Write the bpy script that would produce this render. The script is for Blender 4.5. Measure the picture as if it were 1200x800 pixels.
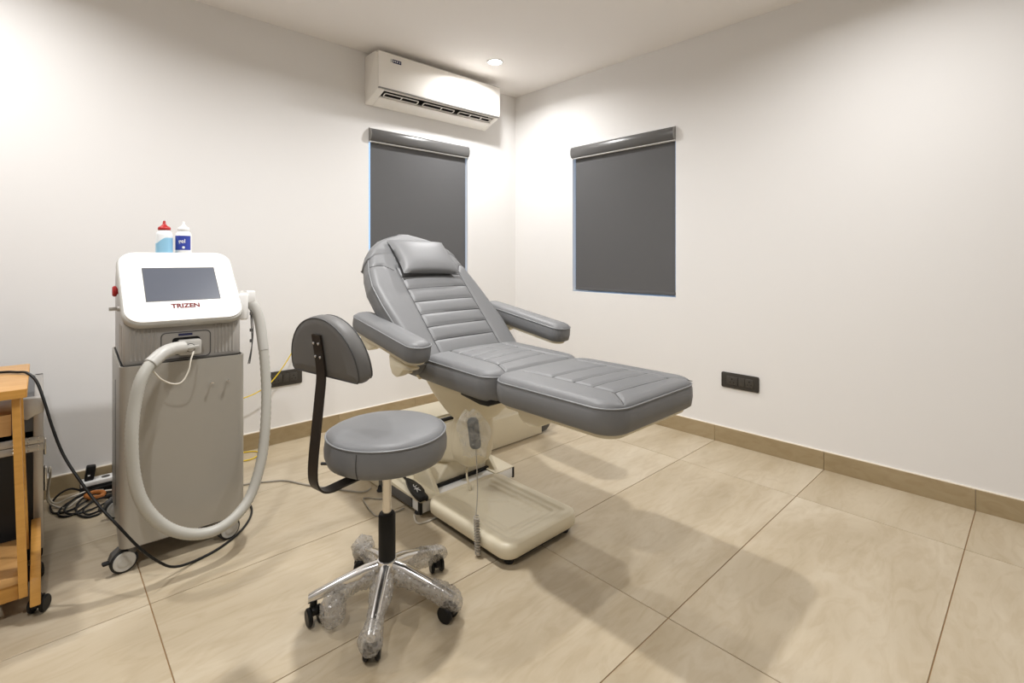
import bpy, bmesh, math, random
from mathutils import Vector, Matrix
random.seed(7)
R = math.radians
sc = bpy.context.scene
for _o in list(bpy.data.objects):
    bpy.data.objects.remove(_o)
COL = sc.collection

# ------------------------------------------------------------------ camera
YAW = 0.81695
cam_d = bpy.data.cameras.new('camera'); cam = bpy.data.objects.new('camera', cam_d); COL.objects.link(cam)
cam.location = (0, 0, 1.145)
cam.rotation_euler = (R(90), 0, YAW - R(90))
cam_d.sensor_width = 36; cam_d.lens = 587.42 * 36 / 1200
cam_d.shift_y = -97.78 / 1200
cam_d.clip_start = 0.02
sc.camera = cam

# ------------------------------------------------------------------ world (daylight outside the two windows)
w = bpy.data.worlds.new('world'); sc.world = w; w.use_nodes = True
wb = w.node_tree.nodes['Background']
wb.inputs[0].default_value = (0.50, 0.70, 1.0, 1); wb.inputs[1].default_value = 1.1

# ------------------------------------------------------------------ exposure
vs = sc.view_settings
sc.display_settings.display_device = 'sRGB'
vs.view_transform = 'Standard'; vs.look = 'None'; vs.gamma = 1; vs.use_curve_mapping = False
vs.exposure = 0.38
sc.cycles.use_denoising = True
sc.cycles.max_bounces = 12; sc.cycles.diffuse_bounces = 8; sc.cycles.transparent_max_bounces = 12

# lamps of the room: five recessed downlights (quincunx), built below as fixtures with these lights inside
CEIL = 2.58
LAMPS = [(2.42, 2.76, 14.0), (2.24, 0.42, 11.5), (1.06, 1.76, 23.0), (-0.30, 0.42, 16.0), (-0.34, 2.58, 12.5)]
LAMP_COL = (1.0, 0.992, 0.985)
LAMP_R = 0.05

# ------------------------------------------------------------------ room dimensions
XA0, XB, YF, YA = -1.05, 3.096, -0.75, 3.254

# ------------------------------------------------------------------ materials
def nodes(name):
    m = bpy.data.materials.new(name); m.use_nodes = True
    nt = m.node_tree; b = nt.nodes['Principled BSDF']
    return m, nt, b
def mat(name, col, rough=0.5, metal=0.0, bump=0.0, bscale=60.0, spec=0.5, var=0.0, vscale=6.0, emit=None, coat=0.0):
    m, nt, b = nodes(name)
    b.inputs['Base Color'].default_value = (*col, 1)
    b.inputs['Roughness'].default_value = rough
    b.inputs['Metallic'].default_value = metal
    b.inputs['Specular IOR Level'].default_value = spec
    if coat: b.inputs['Coat Weight'].default_value = coat; b.inputs['Coat Roughness'].default_value = 0.15
    if emit:
        b.inputs['Emission Color'].default_value = (*emit[0], 1); b.inputs['Emission Strength'].default_value = emit[1]
    tc = nt.nodes.new('ShaderNodeTexCoord')
    if var:
        n = nt.nodes.new('ShaderNodeTexNoise'); n.inputs['Scale'].default_value = vscale; n.inputs['Detail'].default_value = 5
        nt.links.new(tc.outputs['Object'], n.inputs['Vector'])
        r = nt.nodes.new('ShaderNodeValToRGB')
        r.color_ramp.elements[0].position = 0.3; r.color_ramp.elements[1].position = 0.7
        r.color_ramp.elements[0].color = (*[c * (1 - var) for c in col], 1)
        r.color_ramp.elements[1].color = (*[min(1, c * (1 + var)) for c in col], 1)
        nt.links.new(n.outputs['Fac'], r.inputs['Fac']); nt.links.new(r.outputs['Color'], b.inputs['Base Color'])
    if bump:
        n2 = nt.nodes.new('ShaderNodeTexNoise'); n2.inputs['Scale'].default_value = bscale; n2.inputs['Detail'].default_value = 4
        nt.links.new(tc.outputs['Object'], n2.inputs['Vector'])
        bp = nt.nodes.new('ShaderNodeBump'); bp.inputs['Strength'].default_value = bump; bp.inputs['Distance'].default_value = 0.002
        nt.links.new(n2.outputs['Fac'], bp.inputs['Height']); nt.links.new(bp.outputs['Normal'], b.inputs['Normal'])
    return m
def tile_mat(name, cols, scale, rough):
    m, nt, b = nodes(name)
    L = nt.links.new
    g = nt.nodes.new('ShaderNodeNewGeometry'); oi = nt.nodes.new('ShaderNodeObjectInfo')
    mul = nt.nodes.new('ShaderNodeVectorMath'); mul.operation = 'SCALE'; mul.inputs['Scale'].default_value = 17.0
    cb = nt.nodes.new('ShaderNodeCombineXYZ')
    for k in range(3): L(oi.outputs['Random'], cb.inputs[k])
    L(cb.outputs[0], mul.inputs[0])
    add = nt.nodes.new('ShaderNodeVectorMath'); L(g.outputs['Position'], add.inputs[0]); L(mul.outputs[0], add.inputs[1])
    mp = nt.nodes.new('ShaderNodeMapping'); mp.inputs['Scale'].default_value = scale
    mp.inputs['Rotation'].default_value = (0, 0, R(-32)); L(add.outputs[0], mp.inputs['Vector'])
    n1 = nt.nodes.new('ShaderNodeTexNoise'); n1.inputs['Scale'].default_value = 1.6; n1.inputs['Detail'].default_value = 9
    n1.inputs['Roughness'].default_value = 0.62; n1.inputs['Distortion'].default_value = 0.9; L(mp.outputs[0], n1.inputs['Vector'])
    r1 = nt.nodes.new('ShaderNodeValToRGB'); e = r1.color_ramp.elements
    e[0].position = 0.30; e[0].color = (*cols[0], 1); e[1].position = 0.72; e[1].color = (*cols[2], 1)
    e2 = r1.color_ramp.elements.new(0.52); e2.color = (*cols[1], 1)
    L(n1.outputs['Fac'], r1.inputs['Fac'])
    n2 = nt.nodes.new('ShaderNodeTexNoise'); n2.inputs['Scale'].default_value = 9.0; n2.inputs['Detail'].default_value = 8
    n2.inputs['Distortion'].default_value = 2.0; L(mp.outputs[0], n2.inputs['Vector'])
    r2 = nt.nodes.new('ShaderNodeValToRGB'); f = r2.color_ramp.elements
    f[0].position = 0.36; f[0].color = (0.86, 0.82, 0.76, 1); f[1].position = 0.55; f[1].color = (1, 1, 1, 1)
    L(n2.outputs['Fac'], r2.inputs['Fac'])
    mx = nt.nodes.new('ShaderNodeMixRGB'); mx.blend_type = 'MULTIPLY'; mx.inputs['Fac'].default_value = 0.55
    L(r1.outputs['Color'], mx.inputs[1]); L(r2.outputs['Color'], mx.inputs[2])
    L(mx.outputs['Color'], b.inputs['Base Color'])
    b.inputs['Roughness'].default_value = rough; b.inputs['Specular IOR Level'].default_value = 0.4
    n3 = nt.nodes.new('ShaderNodeTexNoise'); n3.inputs['Scale'].default_value = 3.0; L(g.outputs['Position'], n3.inputs['Vector'])
    mr = nt.nodes.new('ShaderNodeMapRange'); mr.inputs['To Min'].default_value = rough - 0.07; mr.inputs['To Max'].default_value = rough + 0.1
    L(n3.outputs['Fac'], mr.inputs['Value']); L(mr.outputs[0], b.inputs['Roughness'])
    return m
def film_mat(name, alpha, rough, bscale, bstr, tint=(0.95, 0.95, 0.93), cells=False):
    m, nt, b = nodes(name); L = nt.links.new
    out = nt.nodes['Material Output']
    tc = nt.nodes.new('ShaderNodeTexCoord')
    if cells:
        t = nt.nodes.new('ShaderNodeTexVoronoi'); h = 'Distance'
    else:
        t = nt.nodes.new('ShaderNodeTexNoise'); h = 'Fac'; t.inputs['Detail'].default_value = 6; t.inputs['Distortion'].default_value = 1.5
    t.inputs['Scale'].default_value = bscale; L(tc.outputs['Object'], t.inputs['Vector'])
    bp = nt.nodes.new('ShaderNodeBump'); bp.inputs['Strength'].default_value = bstr; bp.inputs['Distance'].default_value = 0.004
    L(t.outputs[h], bp.inputs['Height']); L(bp.outputs['Normal'], b.inputs['Normal'])
    b.inputs['Base Color'].default_value = (*tint, 1); b.inputs['Roughness'].default_value = rough
    b.inputs['Specular IOR Level'].default_value = 0.8
    tr = nt.nodes.new('ShaderNodeBsdfTransparent'); tr.inputs[0].default_value = (0.97, 0.97, 0.96, 1)
    mr = nt.nodes.new('ShaderNodeMapRange'); mr.inputs['From Min'].default_value = 0.0 if cells else 0.35
    mr.inputs['From Max'].default_value = 0.6 if cells else 0.7
    mr.inputs['To Min'].default_value = alpha * 0.45; mr.inputs['To Max'].default_value = min(1, alpha * 1.5)
    L(t.outputs[h], mr.inputs['Value'])
    mix = nt.nodes.new('ShaderNodeMixShader'); L(mr.outputs[0], mix.inputs[0])
    L(tr.outputs[0], mix.inputs[1]); L(b.outputs[0], mix.inputs[2]); L(mix.outputs[0], out.inputs['Surface'])
    return m
def wood_mat(name, c0, c1):
    m, nt, b = nodes(name); L = nt.links.new
    tc = nt.nodes.new('ShaderNodeTexCoord'); mp = nt.nodes.new('ShaderNodeMapping'); mp.inputs['Scale'].default_value = (2, 14, 14)
    L(tc.outputs['Object'], mp.inputs['Vector'])
    n = nt.nodes.new('ShaderNodeTexNoise'); n.inputs['Scale'].default_value = 3; n.inputs['Detail'].default_value = 7; n.inputs['Distortion'].default_value = 1.2
    L(mp.outputs[0], n.inputs['Vector'])
    r = nt.nodes.new('ShaderNodeValToRGB'); r.color_ramp.elements[0].position = 0.3; r.color_ramp.elements[1].position = 0.7
    r.color_ramp.elements[0].color = (*c0, 1); r.color_ramp.elements[1].color = (*c1, 1)
    L(n.outputs['Fac'], r.inputs['Fac']); L(r.outputs['Color'], b.inputs['Base Color']); b.inputs['Roughness'].default_value = 0.42
    return m

M = {}
M['wall'] = mat('wall_paint', (0.80, 0.79, 0.78), 0.65, bump=0.05, bscale=220, spec=0.25)
M['ceiling'] = mat('ceiling_paint', (0.86, 0.835, 0.815), 0.7, bump=0.04, bscale=200, spec=0.2)
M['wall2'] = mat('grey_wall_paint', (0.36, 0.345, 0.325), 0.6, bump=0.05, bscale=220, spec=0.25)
M['tile'] = tile_mat('floor_tile', [(0.41, 0.335, 0.225), (0.49, 0.415, 0.30), (0.57, 0.50, 0.385)], (0.55, 1.9, 1.0), 0.34)
M['skirt'] = tile_mat('skirting_tile', [(0.30, 0.225, 0.12), (0.36, 0.28, 0.165), (0.42, 0.335, 0.21)], (0.8, 0.8, 2.0), 0.38)
M['grout'] = mat('grout', (0.26, 0.16, 0.075), 0.9)
M['caulk'] = mat('caulk', (0.86, 0.80, 0.70), 0.6)
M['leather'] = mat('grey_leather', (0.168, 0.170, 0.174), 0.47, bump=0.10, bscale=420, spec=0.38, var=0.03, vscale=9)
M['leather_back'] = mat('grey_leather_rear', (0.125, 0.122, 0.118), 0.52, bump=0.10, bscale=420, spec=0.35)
M['piping'] = mat('grey_piping', (0.20, 0.205, 0.21), 0.45)
M['seam'] = mat('seam_shade_and_piping', (0.045, 0.045, 0.046), 0.6)  # puts groove shade of the chair pads into colour; also stool piping
M['cream'] = mat('cream_plastic', (0.72, 0.655, 0.50), 0.36, spec=0.5, var=0.02, vscale=5)
M['creamdark'] = mat('dark_cream_plastic', (0.66, 0.60, 0.46), 0.4)  # slightly darker cream, used on the spring stop
M['black'] = mat('black_plastic', (0.006, 0.006, 0.006), 0.45, spec=0.3)
M['rubber'] = mat('black_rubber', (0.010, 0.010, 0.010), 0.7)
M['dgrey'] = mat('dark_grey_plastic', (0.09, 0.088, 0.085), 0.5)
M['white'] = mat('white_plastic', (0.84, 0.84, 0.83), 0.3, spec=0.5)
M['acwhite'] = mat('ac_white_plastic', (0.92, 0.895, 0.85), 0.25, spec=0.5, coat=0.3)
M['acdark'] = mat('ac_vent_dark', (0.03, 0.027, 0.024), 0.6)
M['actrim'] = mat('ac_trim_grey', (0.25, 0.245, 0.235), 0.35, 0.3)
M['blind'] = mat('blind_fabric', (0.108, 0.108, 0.111), 0.75, bump=0.15, bscale=700, spec=0.3)
M['cassette'] = mat('blind_cassette', (0.11, 0.108, 0.106), 0.28, 0.0, spec=0.5)
M['alu'] = mat('aluminium', (0.55, 0.53, 0.50), 0.4, 0.8, bump=0.05, bscale=300)
M['rail'] = mat('white_rail', (0.82, 0.82, 0.81), 0.4)
M['chrome'] = mat('chrome', (0.82, 0.81, 0.80), 0.2, 1.0)
M['steel'] = mat('brushed_steel', (0.72, 0.68, 0.62), 0.25, 1.0)
M['bronze'] = mat('dark_bronze_metal', (0.018, 0.013, 0.010), 0.42, 0.2, bump=0.05, bscale=120)
M['machine'] = mat('machine_warm_grey_panel', (0.375, 0.355, 0.315), 0.36, 0.25, var=0.02, vscale=3, spec=0.5)
M['machinelt'] = mat('machine_light_grey_plastic', (0.36, 0.342, 0.318), 0.42, spec=0.45)
M['screen'] = mat('screen_glass', (0.085, 0.095, 0.122), 0.3, spec=0.6)
M['red'] = mat('red_plastic', (0.42, 0.012, 0.012), 0.4)
M['logo_red'] = mat('dark_red_print', (0.15, 0.013, 0.012), 0.6, spec=0.2)
M['grey_print'] = mat('grey_print', (0.55, 0.55, 0.54), 0.5)
M['hose'] = mat('pale_grey_hose', (0.43, 0.42, 0.38), 0.4, spec=0.5)
M['offwhite'] = mat('offwhite_plastic', (0.46, 0.45, 0.42), 0.4)
M['navy'] = mat('navy_label', (0.02, 0.025, 0.09), 0.4)
M['blue'] = mat('blue_label', (0.035, 0.06, 0.36), 0.4)
M['bottle'] = mat('frosted_bottle', (0.83, 0.86, 0.88), 0.3)
M['gelblue'] = mat('pale_blue_gel', (0.30, 0.58, 0.78), 0.3)
M['yellow'] = mat('yellow_cable', (0.72, 0.52, 0.02), 0.45)
M['greycable'] = mat('grey_cable', (0.36, 0.33, 0.28), 0.5)
M['whitecable'] = mat('white_cable', (0.62, 0.58, 0.50), 0.45)
M['orange'] = mat('orange_plastic', (0.36, 0.12, 0.02), 0.5)
M['socket'] = mat('grey_socket_plate', (0.042, 0.037, 0.031), 0.45, spec=0.4)
M['socket2'] = mat('grey_socket_module', (0.055, 0.049, 0.042), 0.4)
M['wood'] = wood_mat('beech_wood', (0.44, 0.235, 0.08), (0.54, 0.31, 0.115))
M['woodedge'] = wood_mat('beech_edge', (0.50, 0.25, 0.05), (0.60, 0.31, 0.07))
M['caseblack'] = mat('black_laminate', (0.010, 0.010, 0.011), 0.5)
M['casegrey'] = mat('grey_laminate', (0.09, 0.093, 0.10), 0.4)
M['remote'] = mat('remote_grey', (0.055, 0.068, 0.075), 0.35)
M['emit'] = mat('lamp_diffuser', (0.9, 0.9, 0.9), 0.5, emit=((1.0, 0.95, 0.88), 14.0))
M['bubble'] = film_mat('bubble_wrap', 0.34, 0.15, 95, 0.9, tint=(0.50,0.475,0.44), cells=True)
M['film'] = film_mat('plastic_bag', 0.20, 0.12, 22, 0.8)
mg, ntg, bg = nodes('window_glass')
tr = ntg.nodes.new('ShaderNodeBsdfTransparent'); tr.inputs[0].default_value = (0.93, 0.97, 1, 1)
bg.inputs['Roughness'].default_value = 0.03; bg.inputs['Base Color'].default_value = (0.8, 0.9, 0.95, 1)
mx = ntg.nodes.new('ShaderNodeMixShader'); mx.inputs[0].default_value = 0.10
ntg.links.new(tr.outputs[0], mx.inputs[1]); ntg.links.new(bg.outputs[0], mx.inputs[2]); ntg.links.new(mx.outputs[0], ntg.nodes['Material Output'].inputs['Surface'])
M['glass'] = mg

# ------------------------------------------------------------------ mesh helpers
ORG = {}
class G:
    """collects shapes in world coordinates and links them as ONE mesh object"""
    def __init__(s): s.bm = bmesh.new()
    def merge(s, t, X=None):
        if X is not None: bmesh.ops.transform(t, matrix=X, verts=t.verts)
        me = bpy.data.meshes.new('tmp'); t.to_mesh(me); t.free(); s.bm.from_mesh(me); bpy.data.meshes.remove(me)
        return s
    def raw(s, V, F, X=None):
        t = bmesh.new(); vs_ = [t.verts.new(v) for v in V]
        for f in F:
            try: t.faces.new([vs_[i] for i in f])
            except ValueError: pass
        return s.merge(t, X)
    def box(s, a, b, bev=0.0, seg=2, X=None):
        t = bmesh.new(); bmesh.ops.create_cube(t, size=1)
        for v in t.verts:
            v.co = Vector([(a[k] + b[k]) / 2 + v.co[k] * (b[k] - a[k]) for k in range(3)])
        if bev: bmesh.ops.bevel(t, geom=list(t.edges), offset=bev, segments=seg, profile=0.5, affect='EDGES')
        return s.merge(t, X)
    def prism(s, poly, axis, a, b, bev=0.0, seg=2, X=None):
        """poly = 2-D outline in the two other axes (order x,y,z), extruded along axis from a to b"""
        t = bmesh.new()
        def P(p, h):
            q = list(p); q.insert(axis, h); return q
        A = [t.verts.new(P(p, a)) for p in poly]; B = [t.verts.new(P(p, b)) for p in poly]
        n = len(poly)
        t.faces.new(A); t.faces.new(B[::-1])
        for i in range(n): t.faces.new([A[i], B[i], B[(i + 1) % n], A[(i + 1) % n]])
        bmesh.ops.recalc_face_normals(t, faces=t.faces)
        if bev: bmesh.ops.bevel(t, geom=[e for e in t.edges if e.calc_face_angle(0) > 0.6], offset=bev, segments=seg, profile=0.5, affect='EDGES')
        return s.merge(t, X)
    def lathe(s, prof, n=24, X=None):
        V, F = [], []
        for r, z in prof:
            for k in range(n):
                a = 2 * math.pi * k / n; V.append((r * math.cos(a), r * math.sin(a), z))
        m = len(prof)
        for i in range(m - 1):
            for k in range(n): F.append((i * n + k, i * n + (k + 1) % n, (i + 1) * n + (k + 1) % n, (i + 1) * n + k))
        F.append(tuple(range(n))[::-1]); F.append(tuple((m - 1) * n + k for k in range(n)))
        return s.raw(V, F, X)
    def cyl(s, p, q, r, n=16, r2=None, bev=0.0):
        p, q = Vector(p), Vector(q); d = q - p; L = d.length
        X = Matrix.Translation(p) @ d.to_track_quat('Z', 'Y').to_matrix().to_4x4()
        r2 = r if r2 is None else r2
        if bev: pr = [(r - bev, 0), (r, bev), (r2, L - bev), (r2 - bev, L)]
        else: pr = [(r, 0), (r2, L)]
        return s.lathe(pr, n, X)
    def tube(s, path, r, n=8, step=6, smooth=True, radf=None, closed=False):
        P = spline(path, step, closed) if smooth else [Vector(p) for p in path]
        m = len(P); V, F = [], []
        up = None
        for i in range(m):
            if closed: t = (P[(i + 1) % m] - P[i - 1]).normalized()
            else: t = (P[min(i + 1, m - 1)] - P[max(i - 1, 0)]).normalized()
            if up is None:
                up = Vector((0, 0, 1)) if abs(t.z) < 0.9 else Vector((1, 0, 0))
            up = (up - t * up.dot(t)).normalized(); sd = t.cross(up)
            rr = r if radf is None else radf(i / (m - 1), i)
            for k in range(n):
                a = 2 * math.pi * k / n; V.append(P[i] + (up * math.cos(a) + sd * math.sin(a)) * rr)
        for i in range(m if closed else m - 1):
            j = (i + 1) % m
            for k in range(n): F.append((i * n + k, i * n + (k + 1) % n, j * n + (k + 1) % n, j * n + k))
        if not closed:
            F.append(tuple(range(n))[::-1]); F.append(tuple((m - 1) * n + k for k in range(n)))
        return s.raw(V, F)
    def loft(s, rings, cap=True, X=None):
        n = len(rings[0]); V = [v for r_ in rings for v in r_]; F = []
        for i in range(len(rings) - 1):
            for k in range(n): F.append((i * n + k, i * n + (k + 1) % n, (i + 1) * n + (k + 1) % n, (i + 1) * n + k))
        if cap: F.append(tuple(range(n))[::-1]); F.append(tuple((len(rings) - 1) * n + k for k in range(n)))
        return s.raw(V, F, X)
    def build(s, name, m, parent=None, base=None, angle=35, kind=None):
        bmesh.ops.recalc_face_normals(s.bm, faces=s.bm.faces)
        o_ = ORG[parent.name] if parent else Vector(base or (0, 0, 0))
        bmesh.ops.translate(s.bm, vec=-o_, verts=s.bm.verts)
        me = bpy.data.meshes.new(name); s.bm.to_mesh(me); s.bm.free()
        me.materials.append(m)
        for p in me.polygons: p.use_smooth = True
        me.set_sharp_from_angle(angle=R(angle))
        ob = bpy.data.objects.new(name, me); COL.objects.link(ob)
        if parent: ob.parent = parent
        else: ob.location = o_
        ORG[ob.name] = o_
        if kind: ob['kind'] = kind
        return ob

def spline(pts, step=6, closed=False):
    P = [Vector(p) for p in pts]; n = len(P); out = []
    rng = range(n if closed else n - 1)
    for i in rng:
        if closed: a, b, c, d = P[i - 1], P[i], P[(i + 1) % n], P[(i + 2) % n]
        else: a, b, c, d = P[max(i - 1, 0)], P[i], P[i + 1], P[min(i + 2, n - 1)]
        for k in range(step):
            t = k / step
            out.append(0.5 * ((2 * b) + (c - a) * t + (2 * a - 5 * b + 4 * c - d) * t * t + (3 * b - a - 3 * c + d) * t ** 3))
    if not closed: out.append(P[-1])
    return out
def tag(o, label, cat, group=None):
    o['label'] = label; o['category'] = cat
    if group: o['group'] = group
    return o
def thing(name, loc, label, cat, group=None):
    o = bpy.data.objects.new(name, None); COL.objects.link(o); o.location = loc; o.empty_display_size = 0.05
    ORG[o.name] = Vector(loc)
    return tag(o, label, cat, group)
def lerp_list(tab, v):
    for (a, fa), (b, fb) in zip(tab, tab[1:]):
        if v <= b: return fa + (fb - fa) * max(0, (v - a) / (b - a))
    return tab[-1][1]
def rrect(x0, y0, x1, y1, r, n=6):
    out = []
    for cx, cy, a0 in ((x1 - r, y1 - r, 0), (x0 + r, y1 - r, 90), (x0 + r, y0 + r, 180), (x1 - r, y0 + r, 270)):
        for k in range(n + 1):
            a = R(a0 + 90 * k / n); out.append((cx + r * math.cos(a), cy + r * math.sin(a)))
    return out
def offset_loop(loop, d):
    """offset a counter-clockwise 2-D loop outward by d"""
    n = len(loop); out = []
    for i in range(n):
        a, b, c = Vector(loop[i - 1]), Vector(loop[i]), Vector(loop[(i + 1) % n])
        t = (c - a)
        t = t.normalized() if t.length > 1e-9 else Vector((1, 0))
        out.append((b.x + t.y * d, b.y - t.x * d))
    return out
def pad(name, xl, xr, v0, v1, H, th, X, m, parent, nu=72, nv=80, bulge=0.006, edge=0.03, drop=0.02, pip=True, under=0.012, endc=0.05, seams=(), seam_r=0.0017):
    """upholstered pad: a fine height field on top (quilting is real relief), rounded edge, bulging sides.
    local frame: x across, v along, n up (0 at the piping line); X maps (x,v,n) to the world"""
    vs_ = []
    for j in range(nv + 1):
        t = j / nv
        vs_.append(t)
    # denser rows close to both ends
    def warp(t):
        e = 0.16
        if t < e: return endc * (1 - math.cos(t / e * math.pi / 2))
        if t > 1 - e: return 1 - endc * (1 - math.cos((1 - t) / e * math.pi / 2))
        return endc + (1 - 2 * endc) * (t - e) / (1 - 2 * e)
    vs_ = [v0 + (v1 - v0) * warp(t) for t in vs_]
    P2 = [[(xl(v) + (xr(v) - xl(v)) * i / nu, v) for i in range(nu + 1)] for v in vs_]
    loop = [P2[0][i] for i in range(nu + 1)] + [P2[j][nu] for j in range(1, nv + 1)] + [P2[nv][i] for i in range(nu - 1, -1, -1)] + [P2[j][0] for j in range(nv - 1, 0, -1)]
    V, F = [], []
    segs = list(zip(loop[::3], (loop[3::3] + loop[:1])))
    def dist(x, v):
        best = 1e9
        if min(x - xl(v), xr(v) - x, v - v0, v1 - v) > edge * 2.2: return edge * 2
        for (ax, ay), (bx, by) in segs:
            dx, dy = bx - ax, by - ay; l2 = dx * dx + dy * dy
            t = 0 if l2 < 1e-12 else max(0, min(1, ((x - ax) * dx + (v - ay) * dy) / l2))
            d = (x - ax - t * dx) ** 2 + (v - ay - t * dy) ** 2
            if d < best: best = d
        return math.sqrt(best)
    for row in P2:
        for x, v in row:
            d = dist(x, v); k = min(1, d / edge)
            V.append((x, v, drop * math.sqrt(max(0, 1 - (1 - k) ** 2)) + H(x, v) * min(1, d / 0.02)))
    for j in range(nv):
        for i in range(nu):
            a = j * (nu + 1) + i; F.append((a, a + 1, a + nu + 2, a + nu + 1))
    idx = [i for i in range(nu + 1)] + [j * (nu + 1) + nu for j in range(1, nv + 1)] + [nv * (nu + 1) + i for i in range(nu - 1, -1, -1)] + [j * (nu + 1) for j in range(nv - 1, 0, -1)]
    prev = idx; nl = len(idx)
    for off, z in ((bulge * 0.8, -th * 0.15), (bulge, -th * 0.5), (bulge * 0.2, -th * 0.88), (-under, -th)):
        lp = offset_loop(loop, off); st = len(V)
        V += [(x, v, z) for x, v in lp]
        cur = list(range(st, st + nl))
        for k in range(nl): F.append((prev[k], cur[k], cur[(k + 1) % nl], prev[(k + 1) % nl]))
        prev = cur
    F.append(tuple(prev[::-1]))
    g = G(); g.raw(V, F, X); o = g.build(name, m, parent, angle=60)
    for a, b in seams:
        n_ = max(4, int(math.hypot(b[0] - a[0], b[1] - a[1]) / 0.012)); pts = []
        for i in range(n_ + 1):
            x, v = a[0] + (b[0] - a[0]) * i / n_, a[1] + (b[1] - a[1]) * i / n_
            d = dist(x, v); k = min(1, d / edge)
            pts.append(X @ Vector((x, v, drop * math.sqrt(max(0, 1 - (1 - k) ** 2)) + H(x, v) * min(1, d / 0.02) + 0.0012)))
        g = G(); g.tube(pts, seam_r, 6, smooth=False); g.build('seam', M['seam'], o)  # dark tube painting the shade inside the groove
    if pip:
        lp = [p for p in offset_loop(loop, 0.0015)]
        pts = [X @ Vector((x, v, 0.001)) for x, v in lp]
        keep = [pts[0]]
        for p in pts[1:]:
            if (p - keep[-1]).length > 0.006: keep.append(p)
        if (keep[-1] - keep[0]).length < 0.006: keep.pop()
        g = G(); g.tube(keep, 0.0032, 6, smooth=False, closed=True); g.build('piping', M['piping'], o)
    return o
def groove(d, wd=0.0065, dep=0.006): return -dep * math.exp(-(d / wd) ** 2)
def seg_d(x, y, a, b):
    dx, dy = b[0] - a[0], b[1] - a[1]; t = max(0, min(1, ((x - a[0]) * dx + (y - a[1]) * dy) / (dx * dx + dy * dy)))
    return math.hypot(x - a[0] - t * dx, y - a[1] - t * dy)
def rect_ends(x0, x1, v0, v1, r):
    def f(v, s):
        d = min(v - v0, v1 - v)
        if d >= r: return 0
        d = max(d, 0); return r - math.sqrt(max(0, r * r - (r - d) ** 2))
    return (lambda v: x0 + f(v, 0)), (lambda v: x1 - f(v, 1))
def text_mesh(txt, size, bold=0.0, depth=0.0006):
    c = bpy.data.curves.new('text', 'FONT'); c.body = txt; c.size = size; c.extrude = depth; c.offset = bold
    c.align_x = 'CENTER'; c.align_y = 'CENTER'
    o = bpy.data.objects.new('text', c); me = bpy.data.meshes.new_from_object(o)
    bpy.data.objects.remove(o); bpy.data.curves.remove(c); return me
def text_obj(name, txt, size, X, m, parent, bold=0.0, sx=1.0):
    me = text_mesh(txt, size, bold)
    g = G(); me.transform(X @ Matrix.Diagonal((sx, 1, 1, 1))); g.bm.from_mesh(me); bpy.data.meshes.remove(me)
    return g.build(name, m, parent)
def frame(o, ex, ey, ez):
    X = Matrix.Identity(4)
    for k in range(3): X[k][0], X[k][1], X[k][2], X[k][3] = ex[k], ey[k], ez[k], o[k]
    return X

# ================================================================== THE SETTING
# floor: grout bed with every 60 x 120 tile as its own piece
g = G(); g.box((XA0 - 0.2, YF - 0.2, -0.06), (XB + 0.2, YA + 0.2, -0.0025)); floor = g.build('floor', M['grout'], kind='structure')
TX = [0.262 + 1.192 * k for k in range(-2, 4)]; TY = [0.2185 + 0.604 * k for k in range(-2, 6)]
tile_cache = {}
GAP = 0.0016
def clipped(arr, lo, hi):
    e = [lo] + [a for a in arr if lo + 0.01 < a < hi - 0.01] + [hi]
    return list(zip(e, e[1:]))
for x0, x1 in clipped(TX, XA0, XB):
    for y0, y1 in clipped(TY, YF, YA):
        wx, wy = round(x1 - x0 - 2 * GAP, 4), round(y1 - y0 - 2 * GAP, 4)
        if (wx, wy) not in tile_cache:
            g = G(); g.box((-wx / 2, -wy / 2, -0.009), (wx / 2, wy / 2, 0), 0.0007, 1)
            o = g.build('tile', M['tile'], floor); tile_cache[(wx, wy)] = o
        else:
            o = tile_cache[(wx, wy)].copy(); COL.objects.link(o)
        o.location = ((x0 + x1) / 2, (y0 + y1) / 2, 0)
# walls (with the two window openings) and ceiling
W1 = (1.675, 2.555, 0.889, 2.063)      # x0,x1,z0,z1 in wall_back
W2 = (1.696, 2.590, 0.880, 2.031)      # y0,y1,z0,z1 in wall_right
T = 0.22
def wall_with_hole(name, axis, face, lo, hi, hole):
    g = G(); a0, a1, z0, z1 = hole
    def quad_box(p0, p1, q0, q1):
        if axis == 1: g.box((p0, face, q0), (p1, face + T, q1))
        else: g.box((face, p0, q0), (face + T, p1, q1))
    quad_box(lo, a0, -0.06, CEIL); quad_box(a1, hi, -0.06, CEIL)
    quad_box(a0, a1, -0.06, z0); quad_box(a0, a1, z1, CEIL)
    bmesh.ops.remove_doubles(g.bm, verts=g.bm.verts, dist=1e-5)
    return g.build(name, M['wall'], kind='structure')
wall_back = wall_with_hole('wall_back', 1, YA, XA0 - T, XB, W1)
wall_right = wall_with_hole('wall_right', 0, XB, YF - T, YA + T, W2)
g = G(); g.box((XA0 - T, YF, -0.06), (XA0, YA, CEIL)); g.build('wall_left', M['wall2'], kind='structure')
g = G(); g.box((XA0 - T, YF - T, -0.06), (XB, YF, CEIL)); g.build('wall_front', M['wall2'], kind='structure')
g = G(); g.box((XA0 - T, YF - T, CEIL), (XB + T, YA + T, CEIL + 0.12)); g.build('ceiling', M['ceiling'], kind='structure')
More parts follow.
